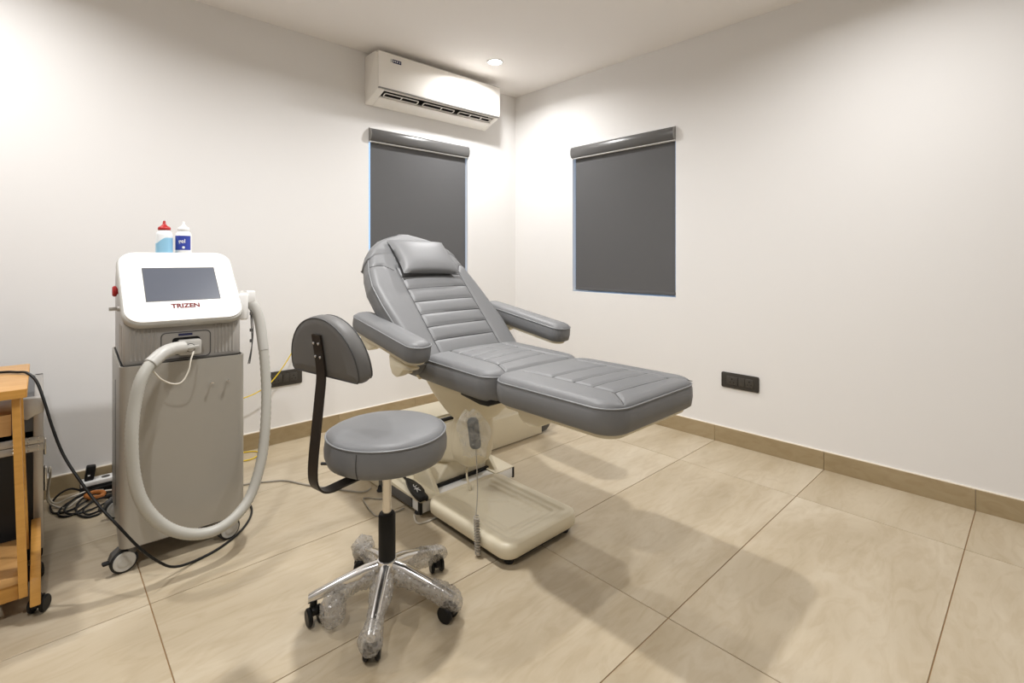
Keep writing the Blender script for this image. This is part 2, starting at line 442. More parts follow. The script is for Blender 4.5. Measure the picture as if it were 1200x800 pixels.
# skirting tiles
SK = 0.0965
def skirting(name, axis, edges):
    g = G()
    if axis == 1: g.box((XA0, YA - 0.007, SK), (XB, YA, SK + 0.004))
    else: g.box((XB - 0.007, YF, SK), (XB, YA, SK + 0.004))
    root = g.build(name, M['caulk'], kind='structure')
    for a, b in edges:
        g = G()
        if axis == 1: g.box((a + 0.0008, YA - 0.010, 0.0), (b - 0.0008, YA, SK), 0.0006, 1)
        else: g.box((XB - 0.010, a + 0.0008, 0.0), (XB, b - 0.0008, SK), 0.0006, 1)
        g.build('skirting_tile', M['skirt'], root)
skirting('baseboard_right', 0, clipped(TY, YF, YA - 0.010))
skirting('baseboard_back', 1, clipped([0.262 + 0.596 * k for k in range(-3, 6)], XA0, XB - 0.010))
# windows: aluminium sliding frame, two panes, outer daylight behind
def window(name, axis, hole):
    a0, a1, z0, z1 = hole
    f = (YA if axis == 1 else XB) + 0.13
    def bx(g, p0, p1, q0, q1, d0, d1, bev=0.0):
        if axis == 1: g.box((p0, f + d0, q0), (p1, f + d1, q1), bev)
        else: g.box((f + d0, p0, q0), (f + d1, p1, q1), bev)
    g = G(); t = 0.035; mid = (a0 + a1) / 2
    bx(g, a0, a0 + t, z0, z1, 0, 0.05); bx(g, a1 - t, a1, z0, z1, 0, 0.05)
    bx(g, a0 + t, a1 - t, z0, z0 + t, 0, 0.05); bx(g, a0 + t, a1 - t, z1 - t, z1, 0, 0.05)
    bx(g, mid - 0.02, mid + 0.02, z0 + t, z1 - t, 0.005, 0.045)
    root = g.build(name, M['rail'], kind='structure')
    for p0, p1 in ((a0 + t, mid - 0.02), (mid + 0.02, a1 - t)):
        g = G(); bx(g, p0, p1, z0 + t, z1 - t, 0.02, 0.026); g.build('pane', M['glass'], root)
window('window_1', 1, W1); window('window_2', 0, W2)

# ================================================================== DOWNLIGHTS
LNAMES = ['small round white downlight glowing in the ceiling beside the air conditioner',
          'round recessed ceiling downlight nearest the right wall at the front of the room',
          'round recessed ceiling downlight in the middle of the room above the stool',
          'round recessed ceiling downlight above the front left of the room',
          'round recessed ceiling downlight at the back left above the wooden cart']
for (lx, ly, pw), nm in zip(LAMPS, LNAMES):
    t = thing('ceiling_downlight', (lx, ly, CEIL), nm, 'ceiling light', 'recessed ceiling downlights')
    g = G(); g.lathe([(0.060, -0.0002), (0.060, -0.004), (0.054, -0.006), (0.048, -0.004), (0.048, -0.0002)], 32, Matrix.Translation((lx, ly, CEIL)))
    g.build('trim_ring', M['white'], t)
    g = G(); g.lathe([(0.048, -0.0004), (0.048, -0.003)], 32, Matrix.Translation((lx, ly, CEIL)))
    g.build('diffuser', M['emit'], t)
    ld = bpy.data.lights.new('downlight_lamp', 'AREA'); ld.shape = 'DISK'; ld.size = LAMP_R * 2; ld.energy = pw; ld.color = LAMP_COL
    ld.spread = R(160)
    lo = bpy.data.objects.new('downlight_lamp', ld); COL.objects.link(lo); lo.parent = t; lo.location = (0, 0, -0.012)

# ================================================================== AIR CONDITIONER
ac = thing('air_conditioner', (2.18, YA, 2.21), 'white split air conditioner high on the back wall with open louvres', 'air conditioner')
X0, X1 = 1.642, 2.728
def chamf(t_): return (3.062 + 0.19 * t_, 2.283 - 0.071 * t_)     # underside line in (y,z)
prof = [(YA, 2.545), (3.10, 2.545), (3.072, 2.53), (3.068, 2.29), chamf(0.05), chamf(0.40), (3.238, 2.2135), (3.249, 2.218), (YA, 2.24)]
a_, b_ = chamf(0.06), chamf(0.40)
profin = [(YA, 2.545), (3.10, 2.545), (3.072, 2.53), (3.068, 2.29), a_, (3.115, 2.335), (3.155, 2.325), b_, (3.238, 2.2135), (3.249, 2.218), (YA, 2.24)]
g = G(); g.prism(prof, 0, X0, X0 + 0.055, 0.004); g.prism(prof, 0, X1 - 0.045, X1, 0.004)
g.prism(profin, 0, X0 + 0.055, X1 - 0.045)
body = g.build('body', M['acwhite'], ac)
g = G(); g.prism([(3.068, 2.5445), (3.05, 2.53), (3.047, 2.50), (3.05, 2.296), (3.068, 2.294)], 0, X0 + 0.0015, X1 - 0.0015, 0.003); fp = g.build('front_panel', M['acwhite'], ac)
g = G(); g.box((X0 + 0.004, 3.052, 2.2885), (X1 - 0.004, 3.075, 2.2945), 0.001, 1); g.build('panel_trim', M['actrim'], ac)
g = G(); g.prism([(a_[0] + 0.003, a_[1] + 0.004), (3.113, 2.331), (3.153, 2.321), (b_[0] - 0.003, b_[1] + 0.006), (b_[0] - 0.009, b_[1] + 0.012), (3.148, 2.312), (3.117, 2.320), (a_[0] + 0.012, a_[1] + 0.008)], 0, X0 + 0.0555, X1 - 0.0455)
g.build('vent_recess', M['acdark'], ac)
Xc = frame((0, a_[0], a_[1]), (1, 0, 0), (0, (b_[0] - a_[0]) / 0.0689, (b_[1] - a_[1]) / 0.0689), (0, 0.351, 0.936))
span = [(X0 + 0.07, X0 + 0.345, (0.50,)), (X0 + 0.385, X0 + 0.665, (0.58,)), (X0 + 0.705, X1 - 0.058, (0.36, 0.70))]
for p0, p1, divs in span:
    g = G(); u0, u1 = 0.018, 0.060
    ring_o = rrect(p0, u0, p1, u1, 0.012, 4); ring_i = rrect(p0 + 0.007, u0 + 0.006, p1 - 0.007, u1 - 0.007, 0.007, 4)
    n = len(ring_o); V = []; F = []
    for h in (-0.002, 0.002):
        V += [(x, y, h) for x, y in ring_o] + [(x, y, h) for x, y in ring_i]
    for k in range(n):
        j = (k + 1) % n
        F += [(k, j, n + j, n + k), (2 * n + k, 3 * n + k, 3 * n + j, 2 * n + j), (k, 2 * n + k, 2 * n + j, j), (n + k, n + j, 3 * n + j, 3 * n + k)]
    g.raw(V, F, Xc)
    for d in divs:
        xm = p0 + (p1 - p0) * d; g.box((xm - 0.004, u0 + 0.005, -0.0015), (xm + 0.004, u1 - 0.005, 0.0015), X=Xc)
    g.build('louvre', M['acwhite'], ac)
g = G(); g.box((X0 + 0.05, 0.064, -0.010), (X1 - 0.03, 0.076, -0.002), 0.002, X=Xc); g.build('air_flap', M['acwhite'], ac)
XL = frame((1.771, 3.0465, 2.487), (1, 0, 0), (0, 0, 1), (0, -1, 0))
g = G(); g.box((-0.026, -0.012, -0.001), (0.040, 0.012, 0.0012), 0.0005, 1, X=XL); badge = g.build('logo_badge', M['navy'], ac)
g = G(); g.box((-0.042, -0.011, -0.001), (-0.030, 0.011, 0.001), X=XL); g.build('logo_mark', M['grey_print'], badge)
g = G()
for k, (bx_, hh) in enumerate(((-0.020, 0.006), (-0.008, 0.005), (0.006, 0.006), (0.024, 0.005))):
    g.box((bx_, -hh, 0.0012), (bx_ + 0.004, hh, 0.0018), X=XL); g.box((bx_ + 0.004, -0.002, 0.0012), (bx_ + 0.008, 0.002, 0.0018), X=XL)
g.build('logo_print', M['white'], badge)

# ================================================================== ROLLER BLINDS
def blind(axis, hole, label, fl_, fr_, zb):
    a0, a1, z0, z1 = hole; f = YA if axis == 1 else XB
    loc = ((a0 + a1) / 2, f, z0) if axis == 1 else (f, (a0 + a1) / 2, z0)
    t = thing('roller_blind', loc, label, 'window blind', 'grey roller blinds')
    def Q(p): return [(p[0], p[1])]
    ct = z1 - 0.006; ch = 0.088
    # cassette: rounded front profile (d = distance in front of the wall face, z)
    pr = [(0.05, ct), (-0.012, ct), (-0.026, ct - 0.012), (-0.032, ct - 0.035), (-0.030, ct - 0.062), (-0.020, ct - 0.082), (-0.008, ct - ch), (0.05, ct - ch)]
    g = G()
    if axis == 1: g.prism([(f + d, z) for d, z in pr], 0, a0 + 0.006, a1 + 0.002, 0.002)
    else: g.prism([(f + d, z) for d, z in pr], 1, a0 + 0.002, a1 - 0.004, 0.002)
    c = g.build('cassette', M['cassette'], t, angle=50)
    g = G()
    for zz, d in ((ct + 0.0015, -0.014), (ct - ch - 0.0025, -0.012)):
        if axis == 1: g.box((a0 + 0.004, f + d, zz - 0.002), (a1 + 0.003, f + 0.03, zz + 0.002))
        else: g.box((f + d, a0 + 0.001, zz - 0.002), (f + 0.03, a1 - 0.003, zz + 0.002))
    g.build('cassette_rail', M['rail'], t)
    for e in (a0 + 0.003, a1 - 0.003):
        g = G()
        pe = [(d - 0.001, z) for d, z in pr]
        if axis == 1: g.prism([(f + d, z) for d, z in pe], 0, e - 0.003, e + 0.003)
        else: g.prism([(f + d, z) for d, z in pe], 1, e - 0.003, e + 0.003)
        g.build('end_cap', M['actrim'], t)
    g = G(); y0 = 0.018
    if axis == 1: g.box((fl_, f + y0, zb), (fr_, f + y0 + 0.0012, ct - ch + 0.002))
    else: g.box((f + y0, fl_, zb), (f + y0 + 0.0012, fr_, ct - ch + 0.002))
    fab = g.build('fabric', M['blind'], t)
    g = G()
    if axis == 1: g.box((fl_, f + y0 - 0.004, zb - 0.012), (fr_, f + y0 + 0.006, zb + 0.008), 0.003)
    else: g.box((f + y0 - 0.004, fl_, zb - 0.012), (f + y0 + 0.006, fr_, zb + 0.008), 0.003)
    g.build('bottom_bar', M['blind'], t)
    return t
b1 = blind(1, W1, 'grey roller blind on the back wall below the air conditioner', W1[0] + 0.022, W1[1] - 0.012, 0.915)
b2 = blind(0, W2, 'grey roller blind on the right wall beside the corner', W2[0] + 0.012, W2[1] - 0.018, 0.905)

# ================================================================== WALL SOCKETS
def socket_plate(X, label):
    t = thing('wall_socket', X.translation, label, 'socket', 'dark grey socket plates')
    g = G(); g.prism(rrect(-0.112, -0.047, 0.112, 0.047, 0.010, 5), 2, 0, 0.009, 0.002, X=X); g.build('plate', M['socket'], t)
    for cx_, wd, holes in ((-0.045, 0.066, True), (0.0125, 0.036, False), (0.058, 0.046, True)):
        g = G(); g.box((cx_ - wd / 2, -0.024, 0.008), (cx_ + wd / 2, 0.026, 0.0125), 0.0015, X=X)
        mo = g.build('socket_module' if holes else 'switch', M['socket2'], t)
        if holes:
            g = G()
            for hx, hy, hr in ((0, 0.010, 0.004), (-0.011, -0.009, 0.003), (0.011, -0.009, 0.003)):
                g.lathe([(hr, 0.0122), (hr, 0.0129)], 10, X @ Matrix.Translation((cx_ + hx, hy, 0)))
            g.build('pin_hole', M['black'], mo)
    return t
socket_plate(frame((XB, 1.272, 0.393), (0, -1, 0), (0, 0, 1), (-1, 0, 0)), 'dark grey switched socket plate on the right wall below the window')
socket_plate(frame((1.100, YA, 0.398), (1, 0, 0), (0, 0, 1), (0, -1, 0)), 'dark grey socket plate on the back wall beside the stool backrest')

# ================================================================== TREATMENT CHAIR
CX = 1.485
ch = thing('treatment_chair', (1.48, 1.75, 0), 'grey leather reclining treatment chair with cream plastic base', 'treatment chair')
# --- leg rest
ZL = 0.690
xl, xr = rect_ends(1.220, 1.752, 0.865, 1.425, 0.085)
leg_lines = [((1.345, 1.225), (1.655, 1.205)), ((1.345, 1.125), (1.655, 1.105)), ((1.345, 1.040), (1.655, 1.020)), ((1.345, 0.950), (1.655, 0.935))]
leg_seams = leg_lines + [((1.345, 1.36), (1.345, 0.95)), ((1.655, 1.36), (1.655, 0.935)), ((1.345, 0.95), (1.285, 0.875)), ((1.655, 0.935), (1.715, 0.875))]
def HL(x, v):
    u_ = (x - CX) / 0.265; w_ = (v - 1.145) / 0.28
    z = 0.010 * (1 - u_ * u_) * (1 - w_ ** 4)
    d = min(seg_d(x, v, a, b) for a, b in leg_seams)
    return z + groove(d)
XI = Matrix.Translation((0, 0, ZL))
leg = pad('leg_rest', xl, xr, 0.865, 1.425, HL, 0.082, XI, M['leather'], ch, nu=84, nv=104, endc=0.06, seams=leg_seams, seam_r=0.0013)
g = G(); g.prism(rrect(1.245, 0.89, 1.727, 1.40, 0.06), 2, 0.592, 0.6085, 0.004); g.build('leg_rest_shell', M['cream'], ch)
for xa in (1.268, 1.62):
    g = G(); g.prism([(1.325, 0.595), (1.318, 0.570), (1.295, 0.550), (1.26, 0.543), (1.215, 0.553), (1.175, 0.575), (1.155, 0.595)], 0, xa, xa + 0.07, 0.006)
    g.build('leg_rest_bracket', M['cream'], ch)
# --- seat
ZS = 0.700
xl, xr = rect_ends(1.212, 1.756, 1.412, 2.09, 0.075)
seat_lines = [((1.335, 1.76 - 0.085 * k), (1.640, 1.785 - 0.085 * k)) for k in range(4)]
seat_seams = seat_lines + [((1.335, 1.92), (1.335, 1.505)), ((1.640, 1.92), (1.640, 1.53)), ((1.335, 1.505), (1.30, 1.425)), ((1.640, 1.53), (1.675, 1.425))]
def HS(x, v):
    u_ = (x - CX) / 0.272; w_ = (v - 1.70) / 0.29
    z = 0.012 * (1 - u_ * u_) * (1 - w_ ** 4)
    d = min(seg_d(x, v, a, b) for a, b in seat_seams)
    return z + groove(d)
# front of the seat dips slightly along the piping
Xs = Matrix.Translation((0, 1.70, ZS)) @ Matrix.Rotation(R(1.5), 4, 'X') @ Matrix.Translation((0, -1.70, 0))
seat = pad('seat', xl, xr, 1.412, 2.09, HS, 0.092, Xs, M['leather'], ch, nu=84, nv=110, endc=0.06, seams=[((a[0], min(a[1], 1.83)), (b[0], min(b[1], 1.83))) for a, b in seat_seams], seam_r=0.0013)
g = G(); g.prism([(1.625, 0.612), (1.46, 0.612), (1.432, 0.604), (1.432, 0.590), (1.452, 0.580), (1.50, 0.577), (1.62, 0.592)], 0, 1.236, 1.735, 0.004)
g.build('seat_pan', M['black'], ch)
# --- backrest
XBk = frame((0, 1.85, 0.715), (1, 0, 0), (0, 0.70711, 0.70711), (0, -0.70711, 0.70711))
LT = [(-0.10, 1.185), (0.0, 1.168), (0.15, 1.150), (0.30, 1.130), (0.42, 1.124), (0.51, 1.140), (0.59, 1.165), (0.64, 1.190), (0.68, 1.222), (0.71, 1.258), (0.735, 1.305), (0.752, 1.350), (0.764, 1.400)]
RT = [(-0.10, 1.755), (0.0, 1.762), (0.15, 1.765), (0.30, 1.748), (0.42, 1.732), (0.51, 1.715), (0.59, 1.695), (0.64, 1.668), (0.68, 1.632), (0.71, 1.594), (0.735, 1.545), (0.752, 1.500), (0.764, 1.455)]
ribs_t = [-0.02, 0.062, 0.139, 0.214, 0.292, 0.375, 0.455]
back_seams = [((1.284, t_), (1.640, t_ + 0.006)) for t_ in ribs_t] + [((1.284, -0.06), (1.280, 0.52)), ((1.636, -0.06), (1.642, 0.52)),
              ((1.150, 0.535), (1.215, 0.535)), ((1.215, 0.535), (1.262, 0.50)), ((1.700, 0.535), (1.672, 0.53)), ((1.672, 0.53), (1.642, 0.48)), ((1.28, 0.52), (1.642, 0.52))]
def HB(x, v):
    u_ = (x - 1.46) / 0.18
    z = 0.010 * (1 - min(1, abs((x - 1.445) / 0.31)) ** 2)
    if abs(u_) < 1 and -0.1 < v < 0.47:       # each channel bulges a little between its seams
        for a, b in zip(ribs_t, ribs_t[1:]):
            if a <= v < b: z += 0.005 * math.sin(math.pi * (v - a) / (b - a)) * (1 - abs(u_) ** 6)
    d = min(seg_d(x, v, a, b) for a, b in back_seams)
    return z + groove(d, 0.0065, 0.006)
back = pad('backrest', lambda v: lerp_list(LT, v), lambda v: lerp_list(RT, v), -0.035, 0.764, HB, 0.085, XBk, M['leather'], ch, nu=100, nv=130, endc=0.05, seams=back_seams[1:-1], seam_r=0.0018)
g = G(); V2 = [(lerp_list(LT, v) + 0.03, v) for v in [-0.05 + 0.06 * k for k in range(13)]] + [(lerp_list(RT, v) - 0.03, v) for v in [-0.05 + 0.06 * k for k in range(12, -1, -1)]]
g.prism(V2[::-1], 2, -0.098, -0.082, 0.004, X=XBk); g.build('backrest_shell', M['cream'], ch)
# cover flap over the head end
LC = [(v, x - 0.007) for v, x in LT]; RC = [(v, x + 0.007) for v, x in RT]
pad('headrest_cover', lambda v: lerp_list(LC, v) + (0.0 if v > 0.6 else 0), lambda v: lerp_list(RC, v), 0.592, 0.7725, lambda x, v: 0.004 + 0.008 * max(0, min(1, (v - 0.592) / 0.05)), 0.10,
    XBk @ Matrix.Translation((0, 0, 0.008)), M['leather'], ch, nu=48, nv=36, edge=0.02, drop=0.012, pip=False, endc=0.10)
# pillow
def pillow(name, W, L_, th, X, parent, n=26):
    V, F = [], []
    for sgn in (1, -1):
        for j in range(n + 1):
            for i in range(n + 1):
                u_, w_ = 2 * i / n - 1, 2 * j / n - 1
                k = max(0, 1 - abs(u_) ** 3.2) ** 0.5 * max(0, 1 - abs(w_) ** 3.2) ** 0.5
                x = W / 2 * u_ * (1 - 0.05 * (1 - w_ * w_) * abs(u_)); y = L_ / 2 * w_ * (1 - 0.06 * (1 - u_ * u_) * abs(w_))
                V.append((x, y, sgn * th / 2 * k))
    m_ = (n + 1) ** 2
    for s_ in (0, 1):
        for j in range(n):
            for i in range(n):
                a = s_ * m_ + j * (n + 1) + i; q = (a, a + 1, a + n + 2, a + n + 1); F.append(q if s_ == 0 else q[::-1])
    g = G(); g.raw(V, F, X); bmesh.ops.remove_doubles(g.bm, verts=g.bm.verts, dist=1e-5)
    return g.build(name, M['leather'], parent, angle=70)
Xp = XBk @ Matrix.Translation((1.452, 0.566, 0.050)) @ Matrix.Rotation(R(-2), 4, 'Z') @ Matrix.Rotation(R(-3), 4, 'X')
pillow('pillow', 0.338, 0.250, 0.072, Xp, ch)
for sx in (-0.163, 0.163):
    g = G(); g.box((1.452 + sx - 0.006, 0.60, 0.012), (1.452 + sx + 0.006, 0.70, 0.022), 0.002, X=XBk); g.build('pillow_strap', M['black'], ch)
# --- armrests
def armrest(x0, x1, yr, zr, yf, zf):
    L_ = math.hypot(yr - yf, zr - zf); ey = Vector((0, (yr - yf) / L_, (zr - zf) / L_)); ez = Vector((1, 0, 0)).cross(ey)
    X = frame((0, yf, zf), (1, 0, 0), ey, ez)
    xl_, xr_ = rect_ends(x0, x1, 0, L_, 0.05)
    a = pad('armrest', xl_, xr_, 0, L_, lambda x, v: 0.0, 0.066, X, M['leather'], ch, nu=24, nv=60, edge=0.045, drop=0.022, endc=0.08, bulge=0.004)
    g = G(); g.prism(rrect(x0 + 0.012, 0.02, x1 - 0.012, L_ - 0.03, 0.04), 2, -0.078, -0.063, 0.003, X=X)
    g.build('armrest_shell', M['cream'], a)
    return X, L_
armrest(1.052, 1.162, 2.225, 0.877, 1.690, 0.787)
armrest(1.800, 1.912, 2.170, 0.888, 1.590, 0.800)
for x0, x1 in ((1.085, 1.135), (1.830, 1.880)):
    dy_ = -0.085 if x0 > 1.5 else 0.0; dz_ = 0.02 if x0 > 1.5 else 0.0
    g = G(); g.prism([(y_ + dy_, z_ + dz_) for y_, z_ in ((2.19, 0.80), (2.19, 0.765), (2.165, 0.735), (2.12, 0.722), (2.06, 0.742), (2.02, 0.775), (2.05, 0.79))], 0, x0, x1, 0.008); g.build('armrest_bracket', M['cream'], ch)
    if x0 < 1.5: g = G(); g.prism([(1.94, 0.731), (1.80, 0.706), (1.745, 0.700), (1.76, 0.688), (1.82, 0.680), (1.85, 0.652), (1.88, 0.642), (1.91, 0.650), (1.93, 0.68)], 0, x0 + 0.004, x1 - 0.004, 0.008); g.build('armrest_pivot', M['cream'], ch)
g = G(); g.cyl((1.10, 1.885, 0.660), (1.70, 1.885, 0.660), 0.014, 16); g.build('armrest_shaft', M['cream'], ch)
# --- bowl shell under the seat and the column below it
def superring(cx_, cy_, z_, rx, ry, e=0.85, n=40):
    return [(cx_ + rx * math.copysign(abs(math.cos(a)) ** e, math.cos(a)), cy_ + ry * math.copysign(abs(math.sin(a)) ** e, math.sin(a)), z_) for a in [2 * math.pi * k / n for k in range(n)]]
g = G(); g.loft([superring(*p) for p in ((1.452, 1.80, 0.612, 0.195, 0.250), (1.452, 1.80, 0.585, 0.194, 0.240), (1.455, 1.802, 0.54, 0.178, 0.205), (1.458, 1.805, 0.495, 0.155, 0.165), (1.462, 1.81, 0.455, 0.130, 0.132), (1.465, 1.815, 0.425, 0.108, 0.105), (1.466, 1.82, 0.408, 0.075, 0.07))])
g.build('seat_shell', M['cream'], ch, angle=60)
g = G(); g.loft([superring(*p) for p in ((1.466, 1.82, 0.44, 0.085, 0.085), (1.466, 1.825, 0.38, 0.090, 0.088), (1.466, 1.83, 0.31, 0.095, 0.09), (1.466, 1.835, 0.255, 0.094, 0.088), (1.467, 1.838, 0.215, 0.082, 0.076), (1.468, 1.84, 0.192, 0.055, 0.05), (1.468, 1.84, 0.183, 0.02, 0.02))])
g.build('column', M['cream'], ch, angle=60)
g = G(); g.prism([(1.86, 0.40), (1.80, 0.30), (1.86, 0.20), (2.20, 0.10), (2.30, 0.12), (2.30, 0.22)], 0, 1.40, 1.535, 0.02, 3); g.build('lift_arm', M['cream'], ch, angle=60)
# --- base
g = G(); g.prism([(1.35, 0.065), (1.385, 0.105), (1.43, 0.155), (1.48, 0.20), (1.54, 0.225), (1.62, 0.228), (1.66, 0.215), (1.68, 0.18), (1.69, 0.065)], 1, 1.975, 2.24, 0.012, 3); g.build('base_cover', M['cream'], ch)
g = G(); g.box((1.33, 1.955, 0.060), (1.69, 1.972, 0.078), 0.002); g.build('base_gasket', M['black'], ch)
g = G(); g.box((1.222, 1.885, 0.016), (1.776, 1.96, 0.064), 0.003); g.build('cross_beam', M['white'], ch)
for x0, x1 in ((1.216, 1.330), (1.655, 1.782)):
    g = G(); g.prism([(1.884, 0.064), (1.884, 0.069), (2.26, 0.088), (2.27, 0.064)], 0, x0, x1, 0.002); g.build('side_plate', M['cream'], ch)
for x0, x1 in ((1.216, 1.224), (1.774, 1.782)):
    g = G(); g.box((x0, 1.96, 0.020), (x1, 2.26, 0.064), 0.002); g.build('side_rail', M['dgrey'], ch)
for x0 in (1.2145, 1.7715):
    g = G(); g.box((x0, 1.8815, 0.012), (x0 + 0.012, 1.905, 0.067), 0.003); g.build('beam_cap', M['black'], ch)
for x0 in (1.315, 1.672):
    g = G(); g.prism([(1.905, 0.067), (2.10, 0.080), (2.10, 0.20), (2.06, 0.215), (2.02, 0.19)], 0, x0, x0 + 0.022, 0.004); g.build('gusset', M['cream'], ch)
for px, py in ((1.235, 1.93), (1.765, 1.93), (1.215, 2.24), (1.765, 2.24)):
    g = G(); g.lathe([(0.016, 0.0), (0.018, 0.004), (0.014, 0.010), (0.010, 0.026)], 14, Matrix.Translation((px, py, 0))); g.build('levelling_foot', M['rubber'], ch)
# --- moulded step plate in front of the column
def HP(x, v):
    z = 0.0
    for ins, dep in ((0.045, 0.006), (0.075, 0.005), (0.105, 0.004)):
        d = min(x - 1.235 - ins, 1.648 - ins - x, v - 1.34 - ins, 1.87 - ins * 0.6 - v)
        z -= dep * max(0, min(1, d / 0.008))
    for k in range(5):
        z += 0.003 * math.exp(-(seg_d(x, v, (1.50, 1.50 + 0.03 * k), (1.56, 1.50 + 0.03 * k)) / 0.006) ** 2)
    for a, b in (((1.38, 1.62), (1.45, 1.70)), ((1.45, 1.70), (1.52, 1.66)), ((1.40, 1.72), (1.50, 1.62))):
        z += 0.003 * math.exp(-(seg_d(x, v, a, b) / 0.006) ** 2)
    return z
xl, xr = rect_ends(1.235, 1.648, 1.34, 1.87, 0.055)
pad('step_plate', xl, xr, 1.34, 1.87, HP, 0.048, Matrix.Translation((0, 0, 0.080)), M['cream'], ch, nu=72, nv=84, bulge=0.004, edge=0.018, drop=0.010, pip=False, under=0.004, endc=0.07)
g = G(); g.prism(rrect(1.250, 1.352, 1.634, 1.86, 0.05), 2, 0.020, 0.034, 0.002); g.build('rubber_base', M['rubber'], ch)
for px, py in ((1.285, 1.385), (1.60, 1.385)):
    g = G(); g.lathe([(0.017, 0.0), (0.019, 0.006), (0.015, 0.021)], 16, Matrix.Translation((px, py, 0))); g.build('rubber_foot', M['rubber'], ch)
g = G(); g.tube([(1.458, 1.862, 0.16), (1.440, 1.84, 0.135), (1.436, 1.825, 0.112), (1.438, 1.818, 0.094)], 0.0045, 8); g.lathe([(0.011, 0.082), (0.010, 0.098), (0.006, 0.104)], 12, Matrix.Translation((1.438, 1.816, 0))); g.build('spring_stop', M['creamdark'], ch)
# --- low rear housing lying across behind the column
g = G(); g.prism([(2.52, 0.004), (2.52, 0.268), (2.262, 0.268), (2.256, 0.19), (2.244, 0.183), (2.246, 0.004)], 0, 1.22, 2.378, 0.008); rh = g.build('rear_housing', M['cream'], ch)
g = G(); g.box((1.24, 2.252, 0.250), (2.36, 2.268, 0.268), 0.002); g.build('gasket_strip', M['black'], rh)
g = G(); g.box((1.22, 2.275, 0.268), (2.37, 2.515, 0.282), 0.006); g.build('housing_lid', M['cream'], rh)
g = G(); g.prism([(2.379, 0.012), (2.379, 0.275), (2.465, 0.275), (2.465, 0.075), (2.450, 0.040), (2.425, 0.018)], 1, 2.246, 2.50, 0.004); g.build('end_cap', M['dgrey'], rh)

# --- hand remote in a plastic bag, hung on the column
rm = thing('hand_remote', (1.231, 1.488, 0.0), 'dark grey hand remote in a clear plastic bag hanging with coiled cord on the chair', 'remote control')
Xr = frame((1.254, 1.556, 0.452), (0.72, -0.69, 0.05), (-0.16, -0.02, 0.985), (-0.69, -0.72, -0.12))
g = G(); g.prism(rrect(-0.023, -0.068, 0.023, 0.062, 0.019), 2, -0.010, 0.010, 0.005, X=Xr); body = g.build('handset', M['remote'], rm)
g = G()
for k in range(4):
    for sx in (-0.008, 0.008): g.box((sx - 0.005, -0.036 + 0.022 * k, 0.009), (sx + 0.005, -0.022 + 0.022 * k, 0.0125), 0.0012, X=Xr)
g.build('keypad', M['dgrey'], body)
V, F = [], []; nb = 20
random.seed(3)
for sgn in (1, -1):
    for j in range(nb + 1):
        for i in range(nb + 1):
            u_, w_ = 2 * i / nb - 1, 2 * j / nb - 1
            wd = 0.058 + 0.012 * math.sin(3 * w_ + 1) - 0.022 * max(0, w_) ** 2
            edge_ = max(abs(u_), abs(w_)) > 0.999
            k = max(0, 1 - u_ ** 4) * max(0, 1 - w_ ** 4)
            V.append((u_ * wd + 0.010 * (w_ < -0.2) * w_, w_ * 0.098 - 0.004 + 0.006 * math.sin(5 * u_), sgn * (0.017 * k + (0 if edge_ else random.uniform(-0.003, 0.003)))))
mm = (nb + 1) ** 2
for s_ in (0, 1):
    for j in range(nb):
        for i in range(nb):
            a = s_ * mm + j * (nb + 1) + i; F.append((a, a + 1, a + nb + 2, a + nb + 1))
g = G(); g.raw(V, F, Xr); g.build('plastic_bag', M['film'], rm, angle=80)
g = G(); g.tube([(1.263, 1.556, 0.39), (1.258, 1.545, 0.35), (1.248, 1.53, 0.30), (1.240, 1.517, 0.24), (1.226, 1.505, 0.185), (1.2165, 1.498, 0.155)], 0.0022, 8)
coil = []
for k in range(14 * 10 + 1):
    a = 2 * math.pi * k / 10; f = k / 140
    coil.append((1.2155 + 0.0095 * math.cos(a) + 0.004 * f, 1.494 + 0.0095 * math.sin(a) - 0.004 * f, 0.155 - 0.146 * f))
g.tube(coil, 0.0030, 6, smooth=False); g.build('coiled_cord', M['greycable'], rm)

# --- foot pedal on the left side plate
fp_ = thing('foot_pedal', (1.246, 1.97, 0.08), 'small black foot control with white emblem lying on the chair base plate', 'pedal')
Xf = frame((1.243, 1.955, 0.0765), (0.83, -0.16, 0), (0.28, 1.38, 0.10), (0, -0.05, 1))
out = [(-0.014, 0.085), (0.000, 0.088), (0.022, 0.060), (0.036, 0.020), (0.036, -0.014), (0.028, -0.022), (0.030, -0.055), (0.016, -0.062), (0.010, -0.054), (-0.010, -0.056), (-0.020, -0.060), (-0.030, -0.030), (-0.032, 0.010), (-0.026, 0.050)]
g = G(); g.prism(out[::-1], 2, 0.0, 0.020, 0.005, X=Xf); pb = g.build('pedal_body', M['black'], fp_)
g = G()
for a, b in (((-0.006, 0.022), (0.000, 0.004)), ((0.000, 0.004), (-0.008, -0.018)), ((0.000, 0.004), (0.012, -0.014)), ((-0.004, 0.016), (0.012, 0.022)), ((0.000, 0.004), (0.014, 0.004)), ((-0.006, 0.022), (0.000, 0.032)), ((0.0, 0.0), (-0.014, 0.004))):
    g.tube([Xf @ Vector((a[0], a[1], 0.0203)), Xf @ Vector((b[0], b[1], 0.0203))], 0.0022, 6, smooth=False)
g.build('emblem', M['grey_print'], pb)
g = G(); g.tube([Xf @ Vector(p) for p in ((-0.006, 0.08, 0.010), (-0.014, 0.11, 0.016), (-0.024, 0.15, 0.020), (-0.030, 0.20, 0.016))], 0.006, 8); g.build('pedal_cable', M['black'], fp_)

